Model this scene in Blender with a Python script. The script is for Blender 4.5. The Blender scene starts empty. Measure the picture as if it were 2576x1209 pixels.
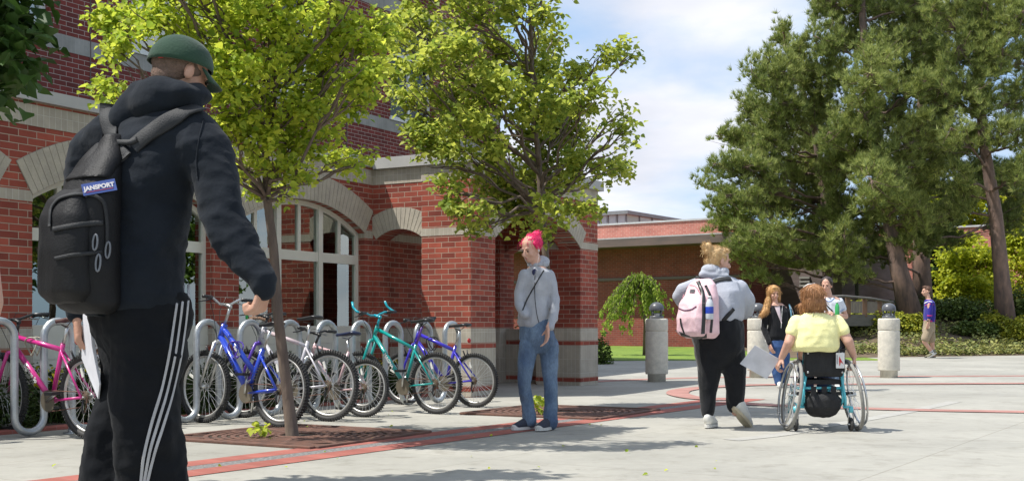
import bpy, math, random
import numpy as np
from mathutils import Vector, Matrix, noise
R = math.radians
random.seed(7); RNG = np.random.default_rng(11)
scene = bpy.context.scene
COL = scene.collection
# ------------------------------------------------------------------ camera, sky, sun, exposure
H0, F0, EYE = 825.0, 3000.0, 0.87
cd = bpy.data.cameras.new('camera'); cam = bpy.data.objects.new('camera', cd); COL.objects.link(cam)
cam.location = (0, 0, EYE); cam.rotation_euler = (R(90), 0, 0)
cd.sensor_width = 36; cd.lens = F0 / 2576 * 36; cd.shift_y = (H0 - 604.5) / 2576
cd.clip_start = .05; cd.clip_end = 2000
scene.camera = cam
scene.view_settings.view_transform = 'Standard'; scene.view_settings.look = 'None'
scene.view_settings.exposure = 0.54; scene.view_settings.gamma = 1
SUN_D = Vector((.4885, .1065, -.866)).normalized()
w = bpy.data.worlds.new('World'); scene.world = w; w.use_nodes = True
nt = w.node_tree; nt.nodes.clear()
def N(nt, t, **k):
    n = nt.nodes.new(t)
    for a, v in k.items(): setattr(n, a, v)
    return n
sky = N(nt, 'ShaderNodeTexSky', sky_type='NISHITA', sun_disc=False, sun_elevation=R(60), sun_rotation=R(257.7), altitude=600, dust_density=1.2, ozone_density=1.0)
tc = N(nt, 'ShaderNodeTexCoord'); sep = N(nt, 'ShaderNodeSeparateXYZ'); nt.links.new(tc.outputs['Generated'], sep.inputs[0])
az = N(nt, 'ShaderNodeMath', operation='MAXIMUM'); az.inputs[1].default_value = .02; nt.links.new(sep.outputs[2], az.inputs[0])
za = N(nt, 'ShaderNodeMath', operation='ADD'); za.inputs[1].default_value = .22; nt.links.new(az.outputs[0], za.inputs[0])
dx = N(nt, 'ShaderNodeMath', operation='DIVIDE'); dy = N(nt, 'ShaderNodeMath', operation='DIVIDE')
nt.links.new(sep.outputs[0], dx.inputs[0]); nt.links.new(za.outputs[0], dx.inputs[1]); nt.links.new(sep.outputs[1], dy.inputs[0]); nt.links.new(za.outputs[0], dy.inputs[1])
cmb = N(nt, 'ShaderNodeCombineXYZ'); nt.links.new(dx.outputs[0], cmb.inputs[0]); nt.links.new(dy.outputs[0], cmb.inputs[1])
mp = N(nt, 'ShaderNodeMapping'); mp.inputs['Location'].default_value = (3.1, .7, 0); mp.inputs['Scale'].default_value = (1.0, 1.25, 1); nt.links.new(cmb.outputs[0], mp.inputs[0])
n1 = N(nt, 'ShaderNodeTexNoise'); n1.inputs['Scale'].default_value = 1.05; n1.inputs['Detail'].default_value = 9; n1.inputs['Roughness'].default_value = .52; n1.inputs['Distortion'].default_value = .25
nt.links.new(mp.outputs[0], n1.inputs['Vector'])
cr = N(nt, 'ShaderNodeValToRGB'); cr.color_ramp.elements[0].position = .42; cr.color_ramp.elements[1].position = .62; cr.color_ramp.elements[0].color = (.04, .04, .04, 1); nt.links.new(n1.outputs[0], cr.inputs[0])
n2 = N(nt, 'ShaderNodeTexNoise'); n2.inputs['Scale'].default_value = 1.7; n2.inputs['Detail'].default_value = 5; nt.links.new(mp.outputs[0], n2.inputs['Vector'])
cc = N(nt, 'ShaderNodeValToRGB'); cc.color_ramp.elements[0].position = .38; cc.color_ramp.elements[0].color = (1.0, 1.0, 1.03, 1); cc.color_ramp.elements[1].position = .66; cc.color_ramp.elements[1].color = (.72, .745, .81, 1); nt.links.new(n2.outputs[0], cc.inputs[0])
cs = N(nt, 'ShaderNodeMix', data_type='RGBA', blend_type='MULTIPLY'); cs.inputs[0].default_value = 1; cs.inputs[7].default_value = (7.9, 7.95, 8.2, 1); nt.links.new(cc.outputs[0], cs.inputs[6])
mx = N(nt, 'ShaderNodeMix', data_type='RGBA'); nt.links.new(cr.outputs[0], mx.inputs[0]); mv = N(nt, 'ShaderNodeMix', data_type='RGBA'); mv.inputs[0].default_value = .6; mv.inputs[7].default_value = (3.5, 5.6, 8.6, 1); nt.links.new(sky.outputs[0], mv.inputs[6]); nt.links.new(mv.outputs[2], mx.inputs[6]); nt.links.new(cs.outputs[2], mx.inputs[7])
bg = N(nt, 'ShaderNodeBackground'); bg.inputs[1].default_value = .095; nt.links.new(mx.outputs[2], bg.inputs[0])
wo = N(nt, 'ShaderNodeOutputWorld'); nt.links.new(bg.outputs[0], wo.inputs[0])
sd = bpy.data.lights.new('sun', 'SUN'); sd.energy = 4.3; sd.angle = R(.5); sd.color = (1, .965, .90)
so = bpy.data.objects.new('sun', sd); COL.objects.link(so); so.rotation_euler = SUN_D.to_track_quat('-Z', 'Y').to_euler(); so.location = (-20, -5, 30)
# ------------------------------------------------------------------ helpers
def gz(y): return 0 if y < 16 else .011 * (y - 16)
def P(px, py, Y): return Vector(((px - 1288) / F0 * Y, Y, EYE - (py - H0) / F0 * Y))
def G(px, py):
    Y = F0 * EYE / (py - H0)
    for _ in range(20): Y = F0 * (EYE - gz(Y)) / (py - H0)
    return Vector(((px - 1288) / F0 * Y, Y, gz(Y)))
MATS = {}
def mat(name, c, rough=.7, c2=None, scale=8, detail=5, bump=0, bscale=None, metal=0, stretch=(1, 1, 1), spec=None, lo=.35, hi=.65, sheen=0, trans=0, island=False, coat=0, coords='Object', fine=0):
    if name in MATS: return MATS[name]
    m = bpy.data.materials.new(name); m.use_nodes = True; t = m.node_tree; b = t.nodes['Principled BSDF']
    b.inputs['Roughness'].default_value = rough; b.inputs['Metallic'].default_value = metal
    if spec is not None: b.inputs['Specular IOR Level'].default_value = spec
    if sheen: b.inputs['Sheen Weight'].default_value = sheen
    if coat: b.inputs['Coat Weight'].default_value = coat; b.inputs['Coat Roughness'].default_value = .08
    tcn = N(t, 'ShaderNodeTexCoord'); mpn = N(t, 'ShaderNodeMapping'); mpn.inputs['Scale'].default_value = stretch; t.links.new(tcn.outputs[coords], mpn.inputs[0])
    c = tuple(c) + (1,); col = None
    if c2 is None: c2 = tuple(x * .82 for x in c[:3])
    ns = N(t, 'ShaderNodeTexNoise'); ns.inputs['Scale'].default_value = scale; ns.inputs['Detail'].default_value = detail; ns.inputs['Roughness'].default_value = .6
    t.links.new(mpn.outputs[0], ns.inputs['Vector'])
    rp = N(t, 'ShaderNodeValToRGB'); rp.color_ramp.elements[0].position = lo; rp.color_ramp.elements[1].position = hi
    rp.color_ramp.elements[0].color = c; rp.color_ramp.elements[1].color = tuple(c2) + (1,)
    if island:
        gi = N(t, 'ShaderNodeNewGeometry'); md = N(t, 'ShaderNodeMath', operation='MULTIPLY_ADD'); md.inputs[1].default_value = .55; 
        sc = N(t, 'ShaderNodeMath', operation='MULTIPLY'); sc.inputs[1].default_value = .45; t.links.new(ns.outputs[0], sc.inputs[0])
        t.links.new(gi.outputs['Random Per Island'], md.inputs[0]); t.links.new(sc.outputs[0], md.inputs[2]); t.links.new(md.outputs[0], rp.inputs[0])
    else: t.links.new(ns.outputs[0], rp.inputs[0])
    out = rp.outputs[0]
    if fine:
        nf = N(t, 'ShaderNodeTexNoise'); nf.inputs['Scale'].default_value = scale * 14; nf.inputs['Detail'].default_value = 3; t.links.new(mpn.outputs[0], nf.inputs['Vector'])
        rf = N(t, 'ShaderNodeMapRange'); rf.inputs[1].default_value = .3; rf.inputs[2].default_value = .7; rf.inputs[3].default_value = 1 - fine; rf.inputs[4].default_value = 1 + fine; t.links.new(nf.outputs[0], rf.inputs[0])
        mm = N(t, 'ShaderNodeMix', data_type='RGBA', blend_type='MULTIPLY'); mm.inputs[0].default_value = 1; t.links.new(out, mm.inputs[6]); t.links.new(rf.outputs[0], mm.inputs[7]); out = mm.outputs[2]
    t.links.new(out, b.inputs['Base Color'])
    if bump:
        nb = N(t, 'ShaderNodeTexNoise'); nb.inputs['Scale'].default_value = bscale or scale * 3; nb.inputs['Detail'].default_value = 5; t.links.new(mpn.outputs[0], nb.inputs['Vector'])
        bp = N(t, 'ShaderNodeBump'); bp.inputs['Strength'].default_value = bump; bp.inputs['Distance'].default_value = .01; t.links.new(nb.outputs[0], bp.inputs['Height']); t.links.new(bp.outputs[0], b.inputs['Normal'])
    if trans:
        tr = N(t, 'ShaderNodeBsdfTranslucent'); t.links.new(out, tr.inputs[0]); ms = N(t, 'ShaderNodeMixShader'); ms.inputs[0].default_value = trans
        o = t.nodes['Material Output']; t.links.new(b.outputs[0], ms.inputs[1]); t.links.new(tr.outputs[0], ms.inputs[2]); t.links.new(ms.outputs[0], o.inputs[0])
    MATS[name] = m; return m
def brickmat(name, c1, c2, cm, bw=.203, rh=.0677, ms=.009, off=.5, darker=None, bump=.6, zoff=0):
    if name in MATS: return MATS[name]
    m = bpy.data.materials.new(name); m.use_nodes = True; t = m.node_tree; b = t.nodes['Principled BSDF']
    tcn = N(t, 'ShaderNodeTexCoord'); s = N(t, 'ShaderNodeSeparateXYZ'); t.links.new(tcn.outputs['Object'], s.inputs[0])
    a = N(t, 'ShaderNodeMath', operation='ADD'); t.links.new(s.outputs[0], a.inputs[0]); t.links.new(s.outputs[1], a.inputs[1])
    z = N(t, 'ShaderNodeMath', operation='ADD'); z.inputs[1].default_value = zoff; t.links.new(s.outputs[2], z.inputs[0])
    cb = N(t, 'ShaderNodeCombineXYZ'); t.links.new(a.outputs[0], cb.inputs[0]); t.links.new(z.outputs[0], cb.inputs[1])
    br = N(t, 'ShaderNodeTexBrick'); br.offset = off; br.inputs['Scale'].default_value = 1; br.inputs['Brick Width'].default_value = bw; br.inputs['Row Height'].default_value = rh
    br.inputs['Mortar Size'].default_value = ms * .5; br.inputs['Mortar Smooth'].default_value = .25; br.inputs['Bias'].default_value = -.1
    br.inputs['Color1'].default_value = tuple(c1) + (1,); br.inputs['Color2'].default_value = tuple(c2) + (1,); br.inputs['Mortar'].default_value = tuple(cm) + (1,)
    t.links.new(cb.outputs[0], br.inputs['Vector'])
    ns = N(t, 'ShaderNodeTexNoise'); ns.inputs['Scale'].default_value = 2.2; ns.inputs['Detail'].default_value = 8; ns.inputs['Roughness'].default_value = .7; t.links.new(tcn.outputs['Object'], ns.inputs['Vector'])
    mr = N(t, 'ShaderNodeMapRange'); mr.inputs[1].default_value = .3; mr.inputs[2].default_value = .7; mr.inputs[3].default_value = .8; mr.inputs[4].default_value = 1.15; t.links.new(ns.outputs[0], mr.inputs[0])
    mm = N(t, 'ShaderNodeMix', data_type='RGBA', blend_type='MULTIPLY'); mm.inputs[0].default_value = 1; t.links.new(br.outputs[0], mm.inputs[6]); t.links.new(mr.outputs[0], mm.inputs[7])
    t.links.new(mm.outputs[2], b.inputs['Base Color']); b.inputs['Roughness'].default_value = .85; b.inputs['Specular IOR Level'].default_value = .25
    n3 = N(t, 'ShaderNodeTexNoise'); n3.inputs['Scale'].default_value = 90; t.links.new(tcn.outputs['Object'], n3.inputs['Vector'])
    ad = N(t, 'ShaderNodeMath', operation='MULTIPLY_ADD'); ad.inputs[1].default_value = .3; t.links.new(n3.outputs[0], ad.inputs[0])
    iv = N(t, 'ShaderNodeMath', operation='SUBTRACT'); iv.inputs[0].default_value = 1; t.links.new(br.outputs[1], iv.inputs[1]); t.links.new(iv.outputs[0], ad.inputs[2])
    bp = N(t, 'ShaderNodeBump'); bp.inputs['Strength'].default_value = bump; bp.inputs['Distance'].default_value = .008; t.links.new(ad.outputs[0], bp.inputs['Height']); t.links.new(bp.outputs[0], b.inputs['Normal'])
    MATS[name] = m; return m
def tagp(o, label=None, cat=None, group=None, kind=None):
    if label: o['label'] = label
    if cat: o['category'] = cat
    if group: o['group'] = group
    if kind: o['kind'] = kind
    return o
def thing(name, label, cat, loc=(0, 0, 0), rz=0, group=None):
    o = bpy.data.objects.new(name, None); COL.objects.link(o); o.empty_display_size = .1
    o.location = loc; o.rotation_euler = (0, 0, rz); return tagp(o, label, cat, group)
def link(name, me, m=None, parent=None, smooth=False):
    me.name = name
    o = bpy.data.objects.new(name, me); COL.objects.link(o)
    if m and not me.materials: me.materials.append(m)
    if parent: o.parent = parent
    if smooth and len(me.polygons): me.polygons.foreach_set('use_smooth', [True] * len(me.polygons))
    return o
class MB:
    def __init__(s, f=None): s.v = []; s.f = []; s.m = f
    def av(s, p):
        p = Vector(p)
        if s.m: p = s.m(p)
        s.v.append(tuple(p)); return len(s.v) - 1
    def hexa(s, pts):
        i = [s.av(p) for p in pts]
        for q in ((0, 3, 2, 1), (4, 5, 6, 7), (0, 1, 5, 4), (1, 2, 6, 5), (2, 3, 7, 6), (3, 0, 4, 7)): s.f.append(tuple(i[k] for k in q))
    def box(s, x0, x1, y0, y1, z0, z1):
        s.hexa([(x0, y0, z0), (x1, y0, z0), (x1, y1, z0), (x0, y1, z0), (x0, y0, z1), (x1, y0, z1), (x1, y1, z1), (x0, y1, z1)])
    def bbox(s, x0, x1, y0, y1, z0, z1, b=.005):   # box with chamfered vertical/horizontal edges (top, bottom loops)
        c = [(x0, y0), (x1, y0), (x1, y1), (x0, y1)]
        lo = []
        for (z, k) in ((z0, b), (z0 + b, 0), (z1 - b, 0), (z1, b)):
            lo.append([s.av(p) for p in ((x0 + k, y0 + k, z), (x1 - k, y0 + k, z), (x1 - k, y1 - k, z), (x0 + k, y1 - k, z))])
        for a, d in zip(lo, lo[1:]):
            for i in range(4): s.f.append((a[i], a[(i + 1) % 4], d[(i + 1) % 4], d[i]))
        s.f.append(tuple(lo[0][::-1])); s.f.append(tuple(lo[-1]))
    def poly(s, pts): s.f.append(tuple(s.av(p) for p in pts))
    def prism(s, pts, off):
        off = Vector(off); a = [s.av(p) for p in pts]; b = [s.av(Vector(p) + off) for p in pts]; n = len(a)
        s.f.append(tuple(a[::-1])); s.f.append(tuple(b))
        for i in range(n): s.f.append((a[i], a[(i + 1) % n], b[(i + 1) % n], b[i]))
    def tube(s, pts, r, n=8, closed=False, cap=True, flat=None):
        pts = [Vector(p) for p in pts]; k = len(pts); rr = r if isinstance(r, (list, tuple)) else [r] * k
        ref = Vector((0, 0, 1)); rings = []; pu = None
        for i, p in enumerate(pts):
            if closed: d = pts[(i + 1) % k] - pts[i - 1]
            else: d = pts[min(i + 1, k - 1)] - pts[max(i - 1, 0)]
            d.normalize()
            if flat is not None: u = Vector(flat) - d * d.dot(Vector(flat))
            elif pu is None: u = d.orthogonal()
            else: u = pu - d * d.dot(pu)
            if u.length < 1e-6: u = d.orthogonal()
            u.normalize(); pu = u; w_ = d.cross(u)
            ra, rb = rr[i] if isinstance(rr[i], (list, tuple)) else (rr[i], rr[i])
            rings.append([s.av(p + u * (ra * math.cos(2 * math.pi * j / n)) + w_ * (rb * math.sin(2 * math.pi * j / n))) for j in range(n)])
        m = k if closed else k - 1
        for i in range(m):
            a, b = rings[i], rings[(i + 1) % k]
            for j in range(n): s.f.append((a[j], a[(j + 1) % n], b[(j + 1) % n], b[j]))
        if cap and not closed: s.f.append(tuple(rings[0][::-1])); s.f.append(tuple(rings[-1]))
    def ell(s, c, r, M=None, nu=16, nv=10):
        c = Vector(c); r = Vector(r); M = M or Matrix.Identity(3); rows = []
        for i in range(1, nv):
            t = math.pi * i / nv
            rows.append([s.av(c + M @ Vector((r.x * math.sin(t) * math.cos(2 * math.pi * j / nu), r.y * math.sin(t) * math.sin(2 * math.pi * j / nu), r.z * math.cos(t)))) for j in range(nu)])
        a = s.av(c + M @ Vector((0, 0, r.z))); b = s.av(c - M @ Vector((0, 0, r.z)))
        for j in range(nu): s.f.append((a, rows[0][j], rows[0][(j + 1) % nu])); s.f.append((b, rows[-1][(j + 1) % nu], rows[-1][j]))
        for x, y in zip(rows, rows[1:]):
            for j in range(nu): s.f.append((x[j], y[j], y[(j + 1) % nu], x[(j + 1) % nu]))
    def cap(s, p0, p1, r0, r1, n=12):
        p0 = Vector(p0); p1 = Vector(p1); d = p1 - p0; L = d.length
        if L < 1e-5: s.ell(p0, (r0, r0, r0)); return
        d /= L; pts = []; rr = []
        for t in (-.98, -.8, -.5): pts.append(p0 + d * r0 * t); rr.append(r0 * math.sqrt(1 - t * t))
        for t in (0, .5, 1): pts.append(p0 + d * L * t); rr.append(r0 + (r1 - r0) * t)
        for t in (.5, .8, .98): pts.append(p1 + d * r1 * t); rr.append(r1 * math.sqrt(1 - t * t))
        s.tube(pts, rr, n)
    def loft(s, secs, n=20, M=None):   # (center, rx, ry) horizontal superellipse sections
        M = M or Matrix.Identity(3)
        rings = []
        for c, rx, ry in secs:
            ring = []
            for j in range(n):
                a = 2 * math.pi * j / n; ca, sa = math.cos(a), math.sin(a)
                ring.append(s.av(Vector(c) + M @ Vector((rx * math.copysign(abs(ca) ** .85, ca), ry * math.copysign(abs(sa) ** .85, sa), 0))))
            rings.append(ring)
        for a, b in zip(rings, rings[1:]):
            for j in range(n): s.f.append((a[j], a[(j + 1) % n], b[(j + 1) % n], b[j]))
        s.f.append(tuple(rings[0][::-1])); s.f.append(tuple(rings[-1]))
    def lathe(s, prof, c=(0, 0, 0), n=24):
        c = Vector(c); rings = [[s.av(c + Vector((r * math.cos(2 * math.pi * j / n), r * math.sin(2 * math.pi * j / n), z))) for j in range(n)] for r, z in prof]
        for a, b in zip(rings, rings[1:]):
            for j in range(n): s.f.append((a[j], a[(j + 1) % n], b[(j + 1) % n], b[j]))
        s.f.append(tuple(rings[0][::-1])); s.f.append(tuple(rings[-1]))
    def mesh(s, name):
        me = bpy.data.meshes.new(name); me.from_pydata(s.v, [], s.f); me.update(); return me
    def build(s, name, m, parent=None, smooth=False): return link(name, s.mesh(name), m, parent, smooth)
def fold(p, amp, sc, seed=0, st=(1, 1, .6)):
    q = Vector((p[0] * sc * st[0] + seed, p[1] * sc * st[1] - seed, p[2] * sc * st[2] + seed * 2))
    a = noise.noise(q); b = noise.noise(q * 2.3 + Vector((5, 1, 2)))
    return amp * ((1 - abs(a) * 2.2) * .7 + b * .35 - .35)
def blob(mb, name, m, parent, vox=.008, smooth=4, folds=None, fac=.5):
    """primitives -> one continuous smoothed surface; local coordinates"""
    me = mb.mesh(name + '_src'); o = bpy.data.objects.new(name, me); COL.objects.link(o)
    r = o.modifiers.new('r', 'REMESH'); r.mode = 'VOXEL'; r.voxel_size = vox; r.use_smooth_shade = True
    if smooth: k = o.modifiers.new('s', 'SMOOTH'); k.iterations = smooth; k.factor = fac
    dg = bpy.context.evaluated_depsgraph_get(); dg.update()
    nm = bpy.data.meshes.new_from_object(o.evaluated_get(dg)); bpy.data.objects.remove(o); bpy.data.meshes.remove(me)
    if folds:
        n = len(nm.vertices); co = np.empty(n * 3); nm.vertices.foreach_get('co', co); co = co.reshape(-1, 3)
        no = np.array([tuple(v.normal) for v in nm.vertices]); d = np.array([folds(c) for c in co]); co = co + no * d[:, None]
        nm.vertices.foreach_set('co', co.ravel()); nm.update()
    nm.materials.clear()
    return link(name, nm, m, parent, True)
def text_mesh(name, s, size, m, parent, loc, rot=None, M=None, ext=.0008, squash=1, bold=0):
    c = bpy.data.curves.new(name, 'FONT'); c.body = s; c.size = size; c.extrude = ext; c.align_x = 'CENTER'; c.align_y = 'CENTER'; c.offset = bold
    o = bpy.data.objects.new(name, c); COL.objects.link(o); dg = bpy.context.evaluated_depsgraph_get(); dg.update()
    me = bpy.data.meshes.new_from_object(o.evaluated_get(dg)); bpy.data.objects.remove(o)
    me.transform(Matrix.Diagonal((squash, 1, 1, 1)))
    q = link(name, me, m, parent)
    if M is not None: q.matrix_local = Matrix.Translation(Vector(loc)) @ M.to_4x4()
    else: q.location = loc; q.rotation_euler = rot or (0, 0, 0)
    return q
def basis(x, z):   # 3x3 with given x and approx z
    x = Vector(x).normalized(); z = Vector(z); z = (z - x * x.dot(z)).normalized(); y = z.cross(x)
    return Matrix((x, y, z)).transposed()
def npmesh(name, V, F, k):   # V (n,3), F (m,k)
    me = bpy.data.meshes.new(name); me.vertices.add(len(V)); me.vertices.foreach_set('co', V.astype(np.float32).ravel())
    me.loops.add(F.size); me.loops.foreach_set('vertex_index', F.astype(np.int32).ravel()); me.polygons.add(len(F))
    me.polygons.foreach_set('loop_start', np.arange(0, F.size, k, dtype=np.int32)); me.polygons.foreach_set('loop_total', np.full(len(F), k, dtype=np.int32))
    me.update(calc_edges=True); return me
def unit(v): return v / np.maximum(np.linalg.norm(v, axis=1, keepdims=True), 1e-9)
def leaf_mesh(name, pts, size, droop=.4, wide=.8, var=.45, curl=.18):
    n = len(pts); a = RNG.uniform(0, 2 * np.pi, n)
    d = np.stack([np.cos(a), np.sin(a), RNG.normal(-droop, .45, n)], 1); d = unit(d)
    nrm = unit(np.stack([RNG.normal(0, .55, n), RNG.normal(0, .55, n), np.ones(n)], 1)); r = unit(np.cross(d, nrm)); up = np.cross(r, d)
    s = size * RNG.uniform(1 - var, 1 + var, n)[:, None]
    prof = [(0, 0, 0), (.46 * wide, .22, curl), (.5 * wide, .52, curl), (.22 * wide, .8, curl * .3), (0, 1.05, -curl * .6), (-.22 * wide, .8, curl * .3), (-.5 * wide, .52, curl), (-.46 * wide, .22, curl)]
    V = np.stack([pts + s * (d * y + r * x + up * z) for x, y, z in prof], 1).reshape(-1, 3)
    b = np.arange(n)[:, None] * 8
    F = np.concatenate([b + np.array([[0, 1, 2, 3]]), b + np.array([[0, 3, 4, 5]]), b + np.array([[0, 5, 6, 7]])], 0)
    return npmesh(name, V, F, 4)
def tuft_mesh(name, pts, size, k=22, up=.55, w=.012, axis=None):
    n = len(pts); d = RNG.normal(0, 1, (n, k, 3)); d[:, :, 2] += up
    if axis is not None: d = d * .62 + axis[:, None, :] * 1.25
    d = d.reshape(-1, 3); d = unit(d); p = np.repeat(pts, k, 0); s = (size * RNG.uniform(.6, 1.2, n * k))[:, None]
    r = unit(np.cross(d, RNG.normal(0, 1, d.shape)))
    V = np.stack([p + r * w * .5 + d * s * .1, p - r * w * .5 + d * s * .1, p + d * s], 1).reshape(-1, 3)
    return npmesh(name, V, np.arange(len(V)).reshape(-1, 3), 3)
# ------------------------------------------------------------------ materials
M_con = mat('concrete', (.37, .355, .31), .85, (.32, .308, .268), .7, 8, .25, 60, fine=.05)
M_pave = brickmat('brick_pavers', (.36, .125, .10), (.29, .10, .08), (.30, .20, .17), .2, .1, .006, bump=.3)
M_pav2 = brickmat('faded_pavers', (.40, .21, .18), (.33, .17, .145), (.34, .26, .22), .2, .1, .006, bump=.3)
M_soil = mat('soil', (.07, .05, .035), .95, (.035, .025, .018), 6, 6, .8, 40)
M_grass = mat('lawn_grass', (.19, .27, .03), .9, (.10, .17, .02), 1.5, 8, .8, 60, fine=.3)
M_brick = brickmat('red_brick', (.36, .085, .055), (.18, .042, .031), (.39, .31, .24))
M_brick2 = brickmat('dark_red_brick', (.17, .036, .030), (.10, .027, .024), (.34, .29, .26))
M_brick3 = brickmat('far_brick', (.25, .062, .045), (.18, .048, .038), (.25, .17, .14), bump=.2)  # far wall brick, darkened so its colour carries the shade under the eave
M_sold = brickmat('tan_soldier_brick', (.43, .385, .315), (.37, .33, .27), (.52, .48, .41), .0677, .205, .007, 0, zoff=.0)
M_sold2 = brickmat('grey_soldier_brick', (.27, .265, .25), (.245, .24, .225), (.32, .31, .29), .0677, .4, .006, 0)
M_vous = mat('voussoir_brick', (.45, .40, .32), .85, (.36, .32, .26), 5, 6, .3, 60, fine=.08)
M_mort = mat('mortar', (.33, .30, .25), .9)
M_cop = mat('coping_stone', (.42, .41, .39), .6, (.36, .355, .34), 3)
M_frame = mat('window_frame_paint', (.66, .64, .56), .45, (.60, .58, .51), 3)
M_wfr2 = mat('upper_frame_paint', (.62, .63, .62), .4)
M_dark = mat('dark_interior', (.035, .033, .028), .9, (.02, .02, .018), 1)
M_wintint = mat('interior_wall', (.10, .11, .09), .9)
M_galv = mat('galvanised_steel', (.50, .52, .53), .42, (.38, .41, .43), 9, 6, .15, 50, metal=.75, fine=.06)
M_iron = mat('rusty_iron', (.16, .075, .05), .8, (.09, .05, .038), 8, 6, .5)
M_black = mat('black_rubber', (.022, .022, .022), .7, (.035, .034, .033), 20)
M_blackp = mat('black_plastic', (.02, .02, .021), .38)
M_steel = mat('polished_metal', (.62, .62, .61), .28, (.5, .5, .49), 12, metal=.9)
M_glassd = bpy.data.materials.new('window_glass'); M_glassd.use_nodes = True
def glass(m, tint, base):
    t = m.node_tree; t.nodes.clear(); o = N(t, 'ShaderNodeOutputMaterial'); g = N(t, 'ShaderNodeBsdfGlossy'); g.inputs['Roughness'].default_value = .01; g.inputs[0].default_value = (.92, 1, .95, 1)
    tr = N(t, 'ShaderNodeBsdfTransparent'); tr.inputs[0].default_value = tint + (1,); f = N(t, 'ShaderNodeFresnel'); f.inputs[0].default_value = 1.5
    a = N(t, 'ShaderNodeMath', operation='MULTIPLY_ADD'); a.inputs[1].default_value = .9; a.inputs[2].default_value = base; t.links.new(f.outputs[0], a.inputs[0])
    tcn = N(t, 'ShaderNodeTexCoord'); ns = N(t, 'ShaderNodeTexNoise'); ns.inputs['Scale'].default_value = 1.6; t.links.new(tcn.outputs['Object'], ns.inputs['Vector']); bp = N(t, 'ShaderNodeBump'); bp.inputs['Strength'].default_value = .06; bp.inputs['Distance'].default_value = .02
    t.links.new(ns.outputs[0], bp.inputs['Height']); t.links.new(bp.outputs[0], g.inputs['Normal'])
    ms = N(t, 'ShaderNodeMixShader'); t.links.new(a.outputs[0], ms.inputs[0]); t.links.new(tr.outputs[0], ms.inputs[1]); t.links.new(g.outputs[0], ms.inputs[2]); t.links.new(ms.outputs[0], o.inputs[0])
glass(M_glassd, (.45, .58, .48), .26)
# ------------------------------------------------------------------ ground
def sheet(name, pts, dz, m, kind='structure', sub=1):
    mb = MB(lambda p: Vector((p.x, p.y, gz(p.y) + dz))); mb.poly([(x, y, 0) for x, y in pts]); o = mb.build(name, m); o['kind'] = kind; return o
def gridsheet(name, x0, x1, ys, zf, m, nx=1):
    mb = MB(); xs = [x0 + (x1 - x0) * i / nx for i in range(nx + 1)]; idx = [[mb.av((x, y, zf(x, y))) for x in xs] for y in ys]
    for a, b in zip(idx, idx[1:]):
        for i in range(nx): mb.f.append((a[i], a[i + 1], b[i + 1], b[i]))
    o = mb.build(name, m, smooth=True); o['kind'] = 'structure'; return o
gridsheet('ground', -300, 300, [-60, 16, 40, 60, 700], lambda x, y: (gz(y) if y < 60 else gz(60)) - .03, M_grass)
gridsheet('lawn', -20, 8.7, [27.5, 33, 45, 62], lambda x, y: gz(y) + .006, M_grass)
U = Vector((.4947, .8691, 0)); NN = Vector((.8691, -.4947, 0)); CC = Vector((-1.84, 15.76, 0))
E_l = G(1500, 908); E_r = G(2590, 893)
mb = MB(lambda p: Vector((p.x, p.y, gz(p.y) + .02)))
k = (E_r.y - E_l.y) / (E_r.x - E_l.x)
ys = lambda x, k=k: E_l.y + k * (x - E_l.x)
rows = [[(-14, -6), (40, -6)], [(-14, 16), (40, 16)], [(-14, ys(-14)), (40, ys(40))]]
ii = [[mb.av((x, y, 0)) for x, y in r] for r in rows]
for a, b in zip(ii, ii[1:]): mb.f.append((a[0], a[1], b[1], b[0]))
for v in range(len(mb.v)): mb.v[v] = (mb.v[v][0], mb.v[v][1], gz(mb.v[v][1]))
plaza = mb.build('plaza_paving', M_con); plaza['kind'] = 'structure'
# control joints and stains in the concrete material (fixed to the slab)
t = M_con.node_tree; b = t.nodes['Principled BSDF']; src = b.inputs['Base Color'].links[0].from_socket
tcn = N(t, 'ShaderNodeTexCoord'); mpn = N(t, 'ShaderNodeMapping'); mpn.inputs['Rotation'].default_value = (0, 0, -R(57)); mpn.inputs['Location'].default_value = (.62, .35, 0); t.links.new(tcn.outputs['Object'], mpn.inputs[0])
jb = N(t, 'ShaderNodeTexBrick'); jb.offset = 0; jb.inputs['Scale'].default_value = 1; jb.inputs['Brick Width'].default_value = 2.4; jb.inputs['Row Height'].default_value = 2.4; jb.inputs['Mortar Size'].default_value = .008; jb.inputs['Mortar Smooth'].default_value = .4
jb.inputs['Color1'].default_value = (1, 1, 1, 1); jb.inputs['Color2'].default_value = (.93, .935, .94, 1); jb.inputs['Mortar'].default_value = (.76, .75, .73, 1); t.links.new(mpn.outputs[0], jb.inputs['Vector'])
m1 = N(t, 'ShaderNodeMix', data_type='RGBA', blend_type='MULTIPLY'); m1.inputs[0].default_value = 1; t.links.new(src, m1.inputs[6]); t.links.new(jb.outputs[0], m1.inputs[7])
sn = N(t, 'ShaderNodeTexNoise'); sn.inputs['Scale'].default_value = 3.5; sn.inputs['Detail'].default_value = 7; sn.inputs['Roughness'].default_value = .72; t.links.new(tcn.outputs['Object'], sn.inputs['Vector'])
sr = N(t, 'ShaderNodeValToRGB'); sr.color_ramp.elements[0].position = .34; sr.color_ramp.elements[0].color = (.80, .79, .77, 1); sr.color_ramp.elements[1].position = .47; sr.color_ramp.elements[1].color = (1, 1, 1, 1); t.links.new(sn.outputs[0], sr.inputs[0])
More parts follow.
